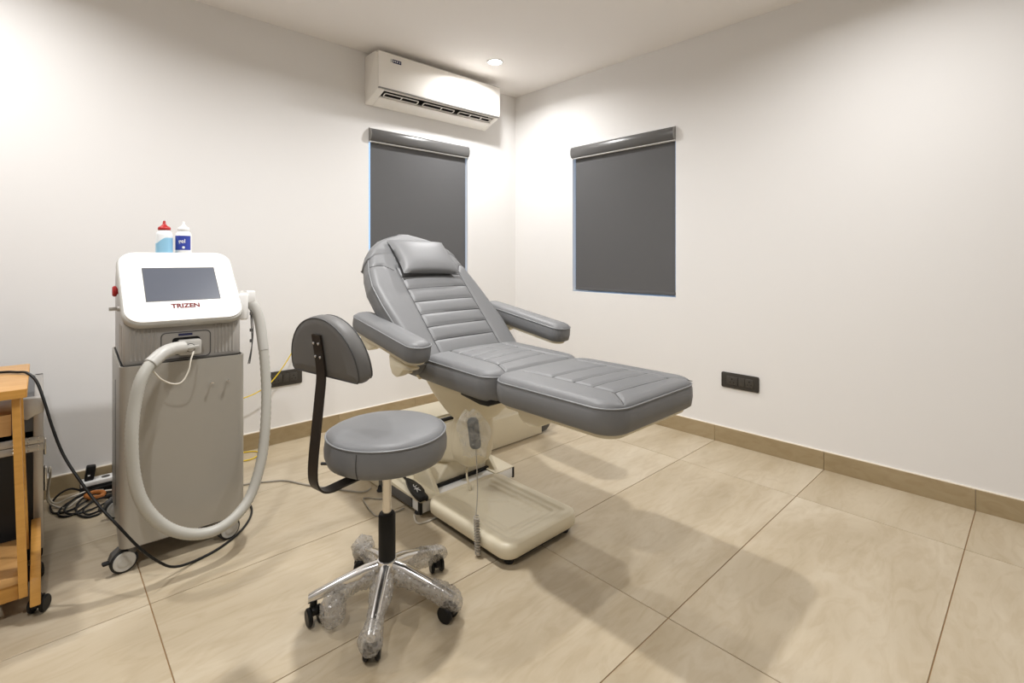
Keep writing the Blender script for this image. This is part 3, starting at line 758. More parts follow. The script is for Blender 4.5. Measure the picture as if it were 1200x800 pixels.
# ================================================================== STOOL
SX, SY = 0.828, 1.482
st = thing('rolling_stool', (SX, SY, 0), 'round grey rolling stool with half-round backrest and bubble-wrapped chrome base', 'stool')
TS = Matrix.Translation((SX, SY, 0))
prof = [(0.10, 0.488), (0.172, 0.490), (0.186, 0.498), (0.1945, 0.520), (0.1955, 0.545), (0.1915, 0.570), (0.1890, 0.579), (0.182, 0.588), (0.165, 0.595), (0.12, 0.601), (0.06, 0.604), (0.01, 0.605)]
g = G(); g.lathe(prof, 64, TS); sp = g.build('seat', M['leather'], st, angle=60)
g = G(); g.tube([(SX + 0.1905 * math.cos(2 * math.pi * k / 72), SY + 0.1905 * math.sin(2 * math.pi * k / 72), 0.5795) for k in range(72)], 0.003, 6, smooth=False, closed=True); g.build('piping', M['piping'], sp)
g = G(); a = R(214)
g.tube([(SX + r_ * math.cos(a), SY + r_ * math.sin(a), z_) for r_, z_ in ((0.187, 0.498), (0.1953, 0.52), (0.1963, 0.545), (0.192, 0.572))], 0.0012, 6); g.build('side_seam', M['seam'], sp)
g = G(); g.lathe([(0.118, 0.470), (0.122, 0.489)], 48, TS); g.build('seat_board', M['black'], st)
g = G(); g.cyl((SX, SY, 0.30), (SX, SY, 0.475), 0.0145, 24); g.build('gas_rod', M['steel'], st)
g = G(); g.lathe([(0.0275, 0.150), (0.0275, 0.302), (0.0245, 0.309), (0.016, 0.310)], 28, TS); g.build('column_sleeve', M['black'], st)
g = G(); g.lathe([(0.026, 0.075), (0.033, 0.085), (0.034, 0.145), (0.031, 0.158), (0.027, 0.160)], 32, TS); g.build('hub', M['chrome'], st)
g = G(); g.cyl((SX - 0.05, SY + 0.06, 0.465), (SX - 0.14, SY + 0.19, 0.452), 0.005, 10)
g.build('height_lever', M['black'], st)
def caster_wheels(parent, x, y, a_ax, r_, wd, gap, mw, fork_m, z_top, hub_m=None):
    """twin-wheel swivel caster: fork, two wheels"""
    ax = Vector((math.cos(a_ax), math.sin(a_ax), 0)); fw = Vector((-ax.y, ax.x, 0))
    c = Vector((x, y, r_)) + fw * (r_ * 0.35)
    g = G(); X = frame(c, tuple(fw), tuple(ax), (0, 0, 1))
    g.prism([(-r_ * 1.02, 0.0), (-r_ * 0.95, r_ * 0.55), (-r_ * 0.55, r_ * 1.02), (0.0, r_ * 1.16), (r_ * 0.6, r_ * 0.95), (r_ * 0.4, r_ * 0.2), (-r_ * 0.2, -r_ * 0.1)], 1, -gap / 2, gap / 2, 0.002, X=X)
    g.cyl((x, y, r_ * 1.0), (x, y, z_top), r_ * 0.42, 14)
    fk = g.build('caster', fork_m, parent)
    for s_ in (-1, 1):
        g = G(); p = c + ax * (s_ * gap / 2); q = c + ax * (s_ * (gap / 2 + wd))
        g.cyl(p, q, r_, 24, bev=min(0.004, wd / 3)); wh = g.build('wheel', mw, fk)
        if hub_m is not None:
            pass
    return fk
angs = [-130, -60, 9, 82, 155]
swv = [R(-35), R(20), R(-20), R(60), R(175)]
random.seed(11)
for k, ad in enumerate(angs):
    a = R(ad); d = Vector((math.cos(a), math.sin(a), 0)); n_ = Vector((-d.y, d.x, 0)); c0 = Vector((SX, SY, 0))
    rings = []
    for r_, z_, w_, h_ in ((0.022, 0.128, 0.019, 0.030), (0.07, 0.124, 0.018, 0.026), (0.15, 0.104, 0.016, 0.019), (0.215, 0.085, 0.0145, 0.014), (0.240, 0.076, 0.0135, 0.012)):
        c = c0 + d * r_; ring = []
        for q in range(16):
            b = 2 * math.pi * q / 16
            ring.append(c + n_ * (w_ * math.copysign(abs(math.cos(b)) ** 0.7, math.cos(b))) + Vector((0, 0, z_ + h_ * math.copysign(abs(math.sin(b)) ** 0.7, math.sin(b)))))
        rings.append(ring)
    g = G(); g.loft(rings); arm = g.build('leg', M['chrome'], st, angle=50)
    e = c0 + d * 0.225
    caster_wheels(st, e.x, e.y, swv[k], 0.0265, 0.014, 0.020, M['black'], M['black'], 0.074)
    # bubble wrap sleeve round the leg (left leg: only half way, slipped at the tip)
    def rad(f, i, amp=0.006): return 0.033 + 0.004 * math.sin(9 * f + k) + 0.0015 * math.sin(i * 2.1 + k)
    r0, r1 = (0.045, 0.262) if k != 4 else (0.04, 0.185)
    P = [c0 + d * (r0 + (r1 - r0) * t_ / 9) + Vector((0, 0, 0.122 - 0.05 * (t_ / 9) - (0.006 if t_ == 9 else 0))) for t_ in range(10)]
    V, F = [], []; ns = 22; PP = spline(P, 4)
    for i, p in enumerate(PP):
        f = i / (len(PP) - 1)
        for q in range(ns):
            b = 2 * math.pi * q / ns
            rr = (0.030 + 0.005 * math.sin(8 * f + k * 2) + random.uniform(-0.003, 0.003)) * (1 if f < 0.93 or k == 4 else 1 - (f - 0.93) * 6)
            V.append(p + n_ * (rr * math.cos(b)) + Vector((0, 0, rr * (0.85 if math.sin(b) > 0 else 1.15) * math.sin(b) - 0.003)))
    for i in range(len(PP) - 1):
        for q in range(ns): F.append((i * ns + q, i * ns + (q + 1) % ns, (i + 1) * ns + (q + 1) % ns, (i + 1) * ns + q))
    if k != 4: F.append(tuple((len(PP) - 1) * ns + q for q in range(ns)))
    g = G(); g.raw(V, F); g.build('bubble_wrap', M['bubble'], arm, angle=80)
    if k in (3, 4):      # loose flap hanging down at the caster
        V, F = [], []; nf = 14
        cc = c0 + d * (0.165 if k == 4 else 0.235) + n_ * (0.055 if k == 4 else 0.0) + Vector((0, 0, 0.062 if k == 4 else 0.082))
        for j in range(nf + 1):
            th_ = math.pi * j / nf
            for q in range(nf):
                b = 2 * math.pi * q / nf; rr = 1 + random.uniform(-0.10, 0.10)
                V.append(cc + Vector((0.042 * math.sin(th_) * math.cos(b) * rr, 0.034 * math.sin(th_) * math.sin(b) * rr, (0.052 if k == 4 else 0.045) * math.cos(th_) * rr)))
        for j in range(nf):
            for q in range(nf): F.append((j * nf + q, j * nf + (q + 1) % nf, (j + 1) * nf + (q + 1) % nf, (j + 1) * nf + q))
        g = G(); g.raw(V, F); g.build('bubble_wrap', M['bubble'], arm, angle=80)
# bracket and backrest pad
DB = Vector((-0.985, -0.1725, 0)).normalized(); NB = Vector((-DB.y, DB.x, 0)); SC = Vector((SX, SY, 0))
path = [(0.06, 0.470), (0.12, 0.4695), (0.18, 0.467), (0.215, 0.466), (0.243, 0.475), (0.259, 0.497), (0.263, 0.53), (0.260, 0.58), (0.252, 0.65), (0.242, 0.74), (0.2365, 0.795), (0.239, 0.84), (0.252, 0.925)]
PS = spline([(a, b, 0) for a, b in path], 4); V, F = [], []
for i, p in enumerate(PS):
    t_ = (PS[min(i + 1, len(PS) - 1)] - PS[max(i - 1, 0)]).normalized(); nx, nz = -t_.y, t_.x
    for hw, off in ((-0.0215, 0), (0.0215, 0), (0.0215, 0.0055), (-0.0215, 0.0055)):
        q = SC + DB * (p.x + nx * -off) + NB * hw + Vector((0, 0, p.y + nz * -off)); V.append(q)
for i in range(len(PS) - 1):
    for q in range(4): F.append((i * 4 + q, i * 4 + (q + 1) % 4, (i + 1) * 4 + (q + 1) % 4, (i + 1) * 4 + q))
F += [(0, 1, 2, 3), tuple(len(V) - 4 + q for q in range(4))]
g = G(); g.raw(V, F); br = g.build('back_bracket', M['bronze'], st)
tl = R(8.5); UB = (Vector((0, 0, 1)) * math.cos(tl) + DB * math.sin(tl)); OB = (DB * math.cos(tl) - Vector((0, 0, 1)) * math.sin(tl))
XBB = frame(SC + DB * 0.2295 + Vector((0, 0, 0.800)), tuple(NB), tuple(UB), tuple(OB))
hd = [( -0.166, 0.010), (-0.158, 0.001), (-0.145, 0.0)] + [(x / 100, 0.0) for x in range(-12, 13, 4)] + [(0.145, 0.0), (0.158, 0.001), (0.166, 0.010)]
hd += [(0.168 * math.cos(R(a)), 0.022 + 0.152 * math.sin(R(a))) for a in range(0, 181, 6)]
hd = [p for i, p in enumerate(hd) if i == 0 or math.hypot(p[0] - hd[i - 1][0], p[1] - hd[i - 1][1]) > 0.004]
def inset(lp, d): return offset_loop(lp, -d)
rings = []
for d_, z_ in ((0.05, 0.0015), (0.020, 0.001), (0.004, 0.0), (0.0, -0.003), (-0.003, -0.014), (-0.003, -0.030), (0.002, -0.045), (0.012, -0.055), (0.03, -0.061), (0.06, -0.064)):
    rings.append([(x, y, z_) for x, y in ([(p[0] * 0.72, 0.075 + (p[1] - 0.075) * 0.72) for p in hd] if d_ == 0.05 else [(p[0] * 0.6, 0.075 + (p[1] - 0.075) * 0.6) for p in hd] if d_ == 0.06 else inset(hd, d_))])
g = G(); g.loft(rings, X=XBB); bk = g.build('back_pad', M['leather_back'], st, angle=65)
g = G(); g.tube([XBB @ Vector((x, y, -0.001)) for x, y in inset(hd, 0.001)], 0.0022, 6, smooth=False, closed=True); g.build('back_piping', M['seam'], bk)
g = G(); g.tube([XBB @ Vector((x, y, -0.046)) for x, y in inset(hd, 0.0025)], 0.0022, 6, smooth=False, closed=True); g.build('front_piping', M['seam'], bk)
for sx in (-0.012, 0.012):
    for sy in (0.062, 0.102):
        g = G(); g.lathe([(0.0042, 0.0085), (0.0038, 0.0115), (0.002, 0.0125)], 12, XBB @ Matrix.Translation((sx, sy, 0.002))); g.build('screw', M['chrome'], br)

# ================================================================== LASER MACHINE
MO = Vector((0.204, 2.276, 0)); ma = R(-2.5)
XM = Matrix.Translation(MO) @ Matrix.Rotation(ma, 4, 'Z')
mc = thing('laser_machine', (0.42, 2.55, 0), 'tall grey laser machine on casters with white tilted touchscreen and thick hose', 'laser machine')
WM, DM = 0.408, 0.575
g = G(); g.prism(rrect(0, 0, WM, DM, 0.030, 6), 2, 0.092, 0.738, 0.0, X=XM)
shell = g.build('lower_shell', M['machine'], mc)
def ringwall(o_, i_, z0, z1, X):
    n = len(o_); V = [(x, y, z0) for x, y in o_] + [(x, y, z1) for x, y in o_] + [(x, y, z1) for x, y in i_] + [(x, y, z0) for x, y in i_]; F = []
    for k in range(n):
        j = (k + 1) % n
        for q in range(4): F.append((q * n + k, q * n + j, ((q + 1) % 4) * n + j, ((q + 1) % 4) * n + k))
    g.raw(V, F, X)
g = G(); ringwall(rrect(0, 0, WM, DM, 0.030, 6), rrect(0.005, 0.005, WM - 0.005, DM - 0.005, 0.026, 6), 0.738, 0.750, XM); g.build('shell_rim', M['machine'], mc)
g = G(); g.prism(rrect(0.006, 0.006, WM - 0.006, DM - 0.006, 0.025, 6), 2, 0.737, 0.741, X=XM); g.build('rim_gap', M['black'], mc)
g = G(); g.box((-0.0012, 0.262, 0.16), (0.004, 0.272, 0.66), 0.001, X=XM); g.build('side_slot', M['black'], mc)
g = G(); g.box((0.05, 0.04, 0.070), (WM - 0.05, DM - 0.04, 0.094), 0.004, X=XM); g.build('chassis', M['dgrey'], mc)
for px in (0.287, 0.343):
    g = G(); P = XM @ Vector((px, 0, 0.652)); D = (XM.to_3x3() @ Vector((0, -1, 0)))
    g.cyl(P, P + D * 0.012, 0.0028, 10); g.cyl(P + D * 0.012, P + D * 0.016, 0.0052, 12); g.build('hook', M['chrome'], mc)
# upper body: side profile (y,z) with bevelled edges
up = [(0.026, 0.742), (0.026, 0.895), (0.040, 0.925), (0.235, 1.128), (0.255, 1.138), (0.41, 1.138), (0.47, 1.118), (0.535, 1.062), (0.548, 1.03), (0.548, 0.742)]
g = G(); g.prism(up, 0, 0.010, 0.398, 0.016, 3, X=XM); ub = g.build('upper_body', M['machinelt'], mc, angle=45)
for x0, n_ in ((0.034, 7), (0.306, 6)):
    for k in range(n_):
        px = x0 + k * 0.0125
        g = G(); g.cyl(XM @ Vector((px, 0.027, 0.765)), XM @ Vector((px, 0.027, 0.880)), 0.0042, 8); g.build('flute', M['machinelt'], ub)
for k in range(9):
    py = 0.06 + k * 0.013
    g = G(); g.cyl(XM @ Vector((0.0105, py, 0.765)), XM @ Vector((0.0105, py, 0.895)), 0.0038, 8); g.build('flute', M['machinelt'], ub)
# tilted screen panel
tv = Vector((0, 2.505 - 2.249, 1.171 - 0.904)); LP = tv.length; tv.normalize()
Xs_ = frame((0.4115, 2.249, 0.904), (math.cos(ma), math.sin(ma), 0), tuple(tv), tuple(Vector((1, 0, 0)).cross(tv)))
g = G(); g.prism(rrect(-0.200, 0.0, 0.200, LP, 0.062, 8), 2, -0.034, -0.004, 0.008, 3, X=Xs_); pn = g.build('screen_housing', M['offwhite'], mc)
g = G(); g.prism(rrect(-0.193, 0.006, 0.193, LP - 0.006, 0.057, 8), 2, -0.006, 0.002, 0.002, X=Xs_); pf = g.build('screen_panel', M['white'], mc)
g = G(); g.box((-0.1215, 0.104, 0.0005), (0.1225, 0.273, 0.0028), X=Xs_); ds = g.build('display', M['screen'], pf)
g = G()
for a, b in (((-0.1215, 0.273), (0.1225, 0.2765)), ((-0.124, 0.104), (-0.1215, 0.2765)), ((0.1225, 0.104), (0.125, 0.2765)), ((-0.124, 0.1015), (0.125, 0.104))):
    g.box((a[0], a[1], 0.0005), (b[0], b[1], 0.0031), X=Xs_)
g.build('display_bezel', M['dgrey'], pf)
text_obj('brand_text', 'TRIZEN', 0.0285, Xs_ @ Matrix.Translation((0.000, 0.074, 0.0026)), M['logo_red'], pf, bold=0.0009, sx=0.98)
g = G(); random.seed(5); px = -0.034
while px < 0.034:
    wd = random.uniform(0.003, 0.007); g.box((px, 0.2985, 0.0018), (px + wd, 0.3020, 0.0024), X=Xs_); px += wd + random.uniform(0.0015, 0.004)
g.build('small_print', M['grey_print'], pf)
# connector recess on the front
Xq = XM @ frame((0.207, 0.0258, 0.808), (1, 0, 0), (0, 0, 1), (0, -1, 0))
g = G()
ro, ri = rrect(-0.083, -0.052, 0.083, 0.052, 0.018, 6), rrect(-0.0795, -0.0485, 0.0795, 0.0485, 0.0155, 6)
ringwall(ro, ri, -0.001, 0.0015, Xq); g.build('port_outline', M['dgrey'], ub)
g = G(); g.prism(rrect(-0.046, -0.037, 0.046, 0.030, 0.012, 5), 2, 0, 0.0016, X=Xq); g.build('port_recess', M['black'], ub)
g = G(); g.box((-0.026, 0.036, 0), (0.020, 0.0445, 0.0014), X=Xq); lb = g.build('port_label', M['navy'], ub)
g = G(); px = -0.022
while px < 0.016:
    wd = random.uniform(0.002, 0.005); g.box((px, 0.0388, 0.0014), (px + wd, 0.0415, 0.0018), X=Xq); px += wd + 0.002
cn = None
g.bm.free()
g = G(); g.box((-0.030, -0.034, 0.0), (0.044, 0.022, 0.050), 0.006, X=Xq); cn = g.build('connector', M['offwhite'], mc)
g = G(); g.lathe([(0.0165, 0.049), (0.0165, 0.052)], 24, Xq @ Matrix.Translation((0.006, -0.006, 0))); g.build('lock_ring', M['dgrey'], cn)
g = G(); g.lathe([(0.014, 0.050), (0.014, 0.056), (0.011, 0.058)], 24, Xq @ Matrix.Translation((0.006, -0.006, 0))); g.box((-0.020, -0.011, 0.054), (0.034, 0.000, 0.063), 0.003, X=Xq @ Matrix.Rotation(R(6), 4, 'Z')); g.build('lock_lever', M['offwhite'], cn)
HOSE = [(0.388, 2.215, 0.810), (0.352, 2.195, 0.811), (0.315, 2.168, 0.802), (0.277, 2.14, 0.774), (0.248, 2.12, 0.726), (0.230, 2.11, 0.646), (0.221, 2.10, 0.55), (0.225, 2.10, 0.434), (0.243, 2.10, 0.336), (0.281, 2.10, 0.254), (0.335, 2.10, 0.190), (0.402, 2.10, 0.150), (0.47, 2.10, 0.140), (0.538, 2.11, 0.162), (0.601, 2.14, 0.216), (0.647, 2.17, 0.325), (0.672, 2.20, 0.45), (0.688, 2.24, 0.598), (0.690, 2.28, 0.753), (0.684, 2.31, 0.865), (0.668, 2.325, 0.930), (0.650, 2.335, 0.958)]
hp = spline(HOSE, 14)
def ribbed(f, i): return 0.0192 + 0.0009 * (1 if i % 2 else -1)
g = G(); g.tube(hp, 0.019, 14, smooth=False, radf=ribbed); hs = g.build('hose', M['hose'], mc, angle=60)
g = G(); g.tube(HOSE[0:4], 0.022, 16, step=10, radf=lambda f, i: 0.0235 if f < 0.48 else 0.0225 + 0.0012 * (i % 2)); g.build('hose_sleeve', M['offwhite'], hs, angle=60)
g = G(); g.tube(HOSE[-4:], 0.021, 16, step=6, radf=lambda f, i: 0.0205 + 0.002 * f); g.build('hose_sleeve', M['offwhite'], hs, angle=60)
g = G(); g.tube([(0.420, 2.205, 0.792), (0.408, 2.19, 0.765), (0.398, 2.18, 0.725), (0.375, 2.17, 0.690), (0.345, 2.165, 0.690), (0.310, 2.15, 0.715), (0.285, 2.14, 0.750)], 0.003, 8); g.build('thin_lead', M['whitecable'], hs)
# handpiece in its holder on the right side
hh = None
g = G(); g.box((0.396, 0.045, 0.885), (0.432, 0.105, 0.995), 0.008, X=XM); g.box((0.43, 0.055, 0.955), (0.462, 0.095, 1.005), 0.006, X=XM); hh = g.build('handpiece_holder', M['white'], mc)
g = G(); P = Vector((0.654, 2.333, 0.955)); g.cyl(P, P + Vector((-0.045, 0.02, 0.035)), 0.020, 18, r2=0.024, bev=0.003); g.cyl(P + Vector((-0.03, 0.012, 0.02)), P + Vector((-0.03, 0.012, -0.065)), 0.014, 14, bev=0.003); g.build('handpiece', M['offwhite'], mc)
g = G()
LY = [(0.645, 2.300, 0.925), (0.645, 2.298, 0.89), (0.647, 2.297, 0.85), (0.649, 2.297, 0.80), (0.647, 2.297, 0.75), (0.640, 2.298, 0.700)]
g.tube(LY, 0.0022, 6); g.tube([(x + 0.006 * math.sin(i * 0.9), y, z) for i, (x, y, z) in enumerate(LY)], 0.0022, 6)
for z_ in (0.905, 0.835, 0.79): g.cyl((0.646, 2.298, z_), (0.646, 2.298, z_ + 0.012), 0.006, 10)
g.build('wrist_strap', M['dgrey'], mc)
# emergency button and key on the left flank
P = XM @ Vector((0.012, 0.215, 1.015)); g = G(); g.cyl(P, P + Vector((-0.010, 0, 0)), 0.012, 18); g.cyl(P + Vector((-0.010, 0, 0)), P + Vector((-0.024, 0, 0)), 0.021, 24, bev=0.004); g.build('emergency_button', M['red'], mc)
P = XM @ Vector((0.012, 0.17, 0.950)); g = G(); g.cyl(P, P + Vector((-0.012, 0, 0)), 0.010, 16); g.box(tuple(P + Vector((-0.036, -0.002, -0.007))), tuple(P + Vector((-0.012, 0.002, 0.007))), 0.001); g.build('key', M['alu'], mc)
# casters: four single wheels with white hubs
for k, (px, py, sw) in enumerate(((0.035, 0.035, 8), (WM - 0.035, 0.035, 15), (0.035, DM - 0.035, 5), (WM - 0.035, DM - 0.035, -5))):
    c = XM @ Vector((px, py, 0)); ax = Matrix.Rotation(R(90 + sw) + ma, 3, 'Z') @ Vector((1, 0, 0)); ax = -ax if ax.y > 0 else ax
    fw = Vector((-ax.y, ax.x, 0)); wc = Vector((c.x, c.y, 0.0425)) - fw * 0.022
    g = G(); X = frame(wc, tuple(fw), tuple(ax), (0, 0, 1))
    g.prism([(-0.044, 0.012), (-0.036, 0.034), (-0.015, 0.048), (0.02, 0.050), (0.036, 0.044), (0.028, 0.02), (0.006, -0.006), (-0.008, -0.006)], 1, -0.018, 0.010, 0.003, X=X)
    g.cyl((c.x, c.y, 0.06), (c.x, c.y, 0.094), 0.018, 16); fk = g.build('caster', M['dgrey'], mc)
    g = G(); g.cyl(wc - ax * 0.010, wc + ax * 0.016, 0.0425, 32, bev=0.006); wh = g.build('tyre', M['rubber'], fk)
    g = G(); g.cyl(wc + ax * 0.0135, wc + ax * 0.0185, 0.0345, 32, bev=0.002); g.lathe([(0.022, 0), (0.020, 0.0015), (0.012, 0.0018)], 24, Matrix.Translation(wc + ax * 0.0183) @ ax.to_track_quat('Z', 'Y').to_matrix().to_4x4()); g.build('wheel_hub', M['offwhite'], fk)
    g = G(); g.box((-0.062, -0.012, 0.004), (-0.036, 0.012, 0.014), 0.004, X=X); g.build('brake_pedal', M['black'], fk)

# ------------------------------------------------------------------ bottles on the machine
def bottle(x, y, label, capm, bodym):
    t = thing('gel_bottle', (x, y, 1.138), label, 'bottle')
    X = Matrix.Translation((x, y, 1.138))
    g = G(); g.lathe([(0.027, 0.0005), (0.0305, 0.005), (0.0305, 0.105), (0.028, 0.116), (0.021, 0.124), (0.021, 0.128)], 32, X); b = g.build('bottle_body', bodym, t)
    g = G(); g.lathe([(0.0225, 0.127), (0.0235, 0.129), (0.0235, 0.136), (0.020, 0.141), (0.011, 0.146), (0.006, 0.154), (0.0045, 0.166), (0.003, 0.1675)], 24, X); g.build('nozzle_cap', capm, t)
    return t, b, X
t, b, X = bottle(0.386, 2.600, 'clear gel bottle half full of blue gel with a red nozzle cap', M['red'], M['bottle'])
g = G(); V, F = [], []; n = 32
for k in range(n):
    a = 2 * math.pi * k / n; s_ = 0.082 + 0.012 * max(-1, min(1, 2 * math.cos(a + 0.6)))
    V += [(0.0311 * math.cos(a), 0.0311 * math.sin(a), 0.004), (0.0311 * math.cos(a), 0.0311 * math.sin(a), s_)]
for k in range(n): F.append((2 * k, 2 * ((k + 1) % n), 2 * ((k + 1) % n) + 1, 2 * k + 1))
F += [tuple(2 * k for k in range(n))[::-1], tuple(2 * k + 1 for k in range(n))]
g.raw(V, F, X); g.build('gel_fill', M['gelblue'], t)
t, b, X = bottle(0.456, 2.598, 'white gel bottle with a dark blue printed label and white nozzle cap', M['white'], M['white'])
def wrap(name, a0, a1, z0, z1, r_, m, par):
    V, F = [], []; n = 20
    for k in range(n + 1):
        a = a0 + (a1 - a0) * k / n
        for rr, z in ((r_, z0), (r_, z1)): V.append((rr * math.cos(a), rr * math.sin(a), z))
    for k in range(n): F.append((2 * k, 2 * k + 2, 2 * k + 3, 2 * k + 1))
    g = G(); g.raw(V, F, X); return g.build(name, m, par)
cama = math.atan2(-2.6, -0.456)
lb = wrap('label', cama - 1.35, cama + 1.0, 0.042, 0.104, 0.0309, M['blue'], b)
Xlab = X @ Matrix.Rotation(cama + R(90), 4, 'Z')
def on_cyl(me, r_):
    for v in me.vertices:
        a = v.co.x / r_; rr = r_ + v.co.z; v.co = Vector((rr * math.sin(a), -rr * math.cos(a), v.co.y))
for txt, sz, px, pz in (('gel', 0.024, -0.006, 0.080),):
    me = text_mesh(txt, sz, 0.0004, 0.0002); me.transform(Matrix.Translation((px, pz, 0)))
    on_cyl(me, 0.0312); me.transform(Xlab); g = G(); g.bm.from_mesh(me); bpy.data.meshes.remove(me); g.build('label_text', M['white'], t)
g = G(); V = [(0.0055 * math.cos(a), 0.0055 * math.sin(a)) for a in [2 * math.pi * k / 16 for k in range(16)]]
g.raw([(0.0313 * math.sin(x / 0.0313 + 0.0), -0.0313 * math.cos(x / 0.0313), 0.053 + y) for x, y in V], [tuple(range(16))], Xlab); g.build('label_dot', M['bottle'], t)

# ================================================================== WOODEN CART
ct = thing('wooden_cart', (-0.30, 2.42, 0), 'light beech wooden cart on casters at the left edge of the room', 'cart')
CL = -0.58
g = G(); g.box((CL, 2.168, 0.711), (-0.034, 2.672, 0.740), 0.003); g.build('top_board', M['wood'], ct)
g = G(); g.box((CL + 0.0, 2.1655, 0.7125), (-0.035, 2.1682, 0.7385)); g.box((-0.0345, 2.169, 0.7125), (-0.0325, 2.671, 0.7385)); g.build('edge_band', M['woodedge'], ct)
def leg_board(p0, p1, wx, wy, par):
    g = G(); (x0, y0, z0), (x1, y1, z1) = p0, p1
    g.raw([(x0, y0, z0), (x0 + wx, y0, z0), (x0 + wx, y0 + wy, z0), (x0, y0 + wy, z0), (x1, y1, z1), (x1 + wx * 0.9, y1, z1), (x1 + wx * 0.9, y1 + wy, z1), (x1, y1 + wy, z1)],
          [(0, 3, 2, 1), (4, 5, 6, 7), (0, 1, 5, 4), (1, 2, 6, 5), (2, 3, 7, 6), (3, 0, 4, 7)]); return g.build('leg', M['woodedge'], par)
leg_board((-0.052, 2.200, 0.078), (-0.068, 2.195, 0.711), 0.021, 0.055, ct)
leg_board((-0.052, 2.430, 0.13), (-0.068, 2.47, 0.711), 0.021, 0.03, ct)
leg_board((CL + 0.02, 2.200, 0.078), (CL + 0.03, 2.195, 0.711), 0.021, 0.055, ct)
g = G(); g.box((CL + 0.04, 2.212, 0.590), (-0.0685, 2.44, 0.656), 0.002); g.build('drawer', M['wood'], ct)
g = G(); g.box((CL + 0.03, 2.203, 0.125), (-0.0515, 2.495, 0.150), 0.002); g.build('shelf', M['wood'], ct)
g = G(); g.box((CL + 0.03, 2.212, 0.072), (-0.053, 2.232, 0.125), 0.002); g.build('shelf_rail', M['woodedge'], ct)
for x0 in (-0.0270, CL - 0.004):
    g = G(); g.prism([(2.170, 0.052), (2.500, 0.070), (2.500, 0.205), (2.44, 0.205), (2.235, 0.135), (2.205, 0.125)], 0, x0, x0 + 0.026, 0.003); g.build('runner', M['woodedge'], ct)
for px, py in ((-0.010, 2.225), (-0.016, 2.465), (CL + 0.01, 2.225)):
    caster_wheels(ct, px, py, R(-30) if py < 2.3 else R(10), 0.026, 0.012, 0.020, M['black'], M['black'], 0.062 if py < 2.3 else 0.070)

# ================================================================== FLIGHT CASE behind the cart
fc = thing('flight_case', (-0.30, 2.82, 0), 'black flight case with aluminium edges standing behind the wooden cart', 'case')
x0, x1, y0, y1, z0, z1 = -0.60, 0.006, 2.535, 3.06, 0.075, 0.632
g = G(); g.box((x0 + 0.004, y0 + 0.004, z0 + 0.004), (x1 - 0.004, y1 - 0.004, z1 - 0.12)); g.build('body', M['caseblack'], fc)
g = G(); g.box((x0 + 0.004, y0 + 0.004, z1 - 0.17), (x1 - 0.004, y1 - 0.004, z1 - 0.003)); g.build('lid', M['casegrey'], fc)
for ax_, ay_ in ((x1 - 0.028, y0), (x0, y0), (x1 - 0.028, y1 - 0.028)):
    g = G(); g.box((ax_, ay_, z0), (ax_ + 0.028, ay_ + 0.028, z1), 0.003); g.build('corner_extrusion', M['alu'], fc)
for a, b in (((x0, y0, z1 - 0.026), (x1, y0 + 0.026, z1)), ((x1 - 0.026, y0, z1 - 0.026), (x1, y1, z1)), ((x0, y1 - 0.026, z1 - 0.026), (x1, y1, z1))):
    g = G(); g.box(a, b, 0.003); g.build('edge_extrusion', M['alu'], fc)
for zz in (0.465, 0.437):
    g = G(); g.box((x0, y0 - 0.003, zz), (x1 + 0.002, y0 + 0.02, zz + 0.027), 0.003); g.box((x1 - 0.02, y0, zz), (x1 + 0.002, y1, zz + 0.027), 0.003); g.build('split_extrusion', M['alu'], fc)
g = G()
for px in (-0.075, -0.035, -0.008):
    for zz in (0.444, 0.458, 0.472, 0.486): g.lathe([(0.0035, 0), (0.002, 0.002)], 8, frame((px, y0 - 0.003, zz), (1, 0, 0), (0, 0, 1), (0, -1, 0)))
g.build('rivet', M['steel'], fc)
g = G(); g.prism([(x1 + 0.002, z1 + 0.002), (x1 + 0.002, z1 - 0.055), (x1 - 0.02, z1 - 0.062), (x1 - 0.045, z1 - 0.078), (x1 - 0.065, z1 - 0.06), (x1 - 0.072, z1 - 0.03), (x1 - 0.07, z1 + 0.002)], 1, y0 - 0.006, y0 + 0.03, 0.006); g.build('corner_cap', M['alu'], fc)
g = G(); g.box((x1 + 0.0, y0 + 0.10, 0.25), (x1 + 0.010, y0 + 0.13, 0.34), 0.003); g.box((x1 + 0.0, y0 + 0.06, 0.40), (x1 + 0.008, y0 + 0.09, 0.46), 0.003); g.build('latch', M['steel'], fc)
for px, py in ((x1 - 0.025, y0 + 0.10), (x0 + 0.04, y0 + 0.08), (x1 - 0.05, y1 - 0.06)):
    caster_wheels(fc, px, py, R(5), 0.030, 0.012, 0.020, M['black'], M['black'], 0.079)

# ================================================================== POWER STRIP, ADAPTER, CABLES
ps = thing('power_strip', (0.20, 3.185, 0), 'black and white power strip on the floor by the back wall', 'power strip')
g = G(); g.box((0.135, 3.15, 0.0), (0.36, 3.22, 0.046), 0.004); g.build('strip_body', M['black'], ps)
g = G(); g.box((0.137, 3.152, 0.046), (0.358, 3.218, 0.066), 0.003); g.build('strip_top', M['white'], ps)
for k in range(3):
    g = G(); g.lathe([(0.017, 0.066), (0.017, 0.0675)], 20, Matrix.Translation((0.232 + 0.045 * k, 3.185, 0))); g.build('outlet', M['dgrey'], ps)
ad = thing('phone_charger', (0.172, 3.185, 0.066), 'small black plug adapter standing on the power strip', 'adapter')
g = G(); g.prism([(0.150, 0.0665), (0.186, 0.0665), (0.196, 0.132), (0.160, 0.136)], 1, 3.168, 3.205, 0.005); g.build('adapter_body', M['black'], ad)
g = G(); g.box((0.163, 3.1662, 0.090), (0.172, 3.1685, 0.096)); g.build('indicator', M['white'], ad)
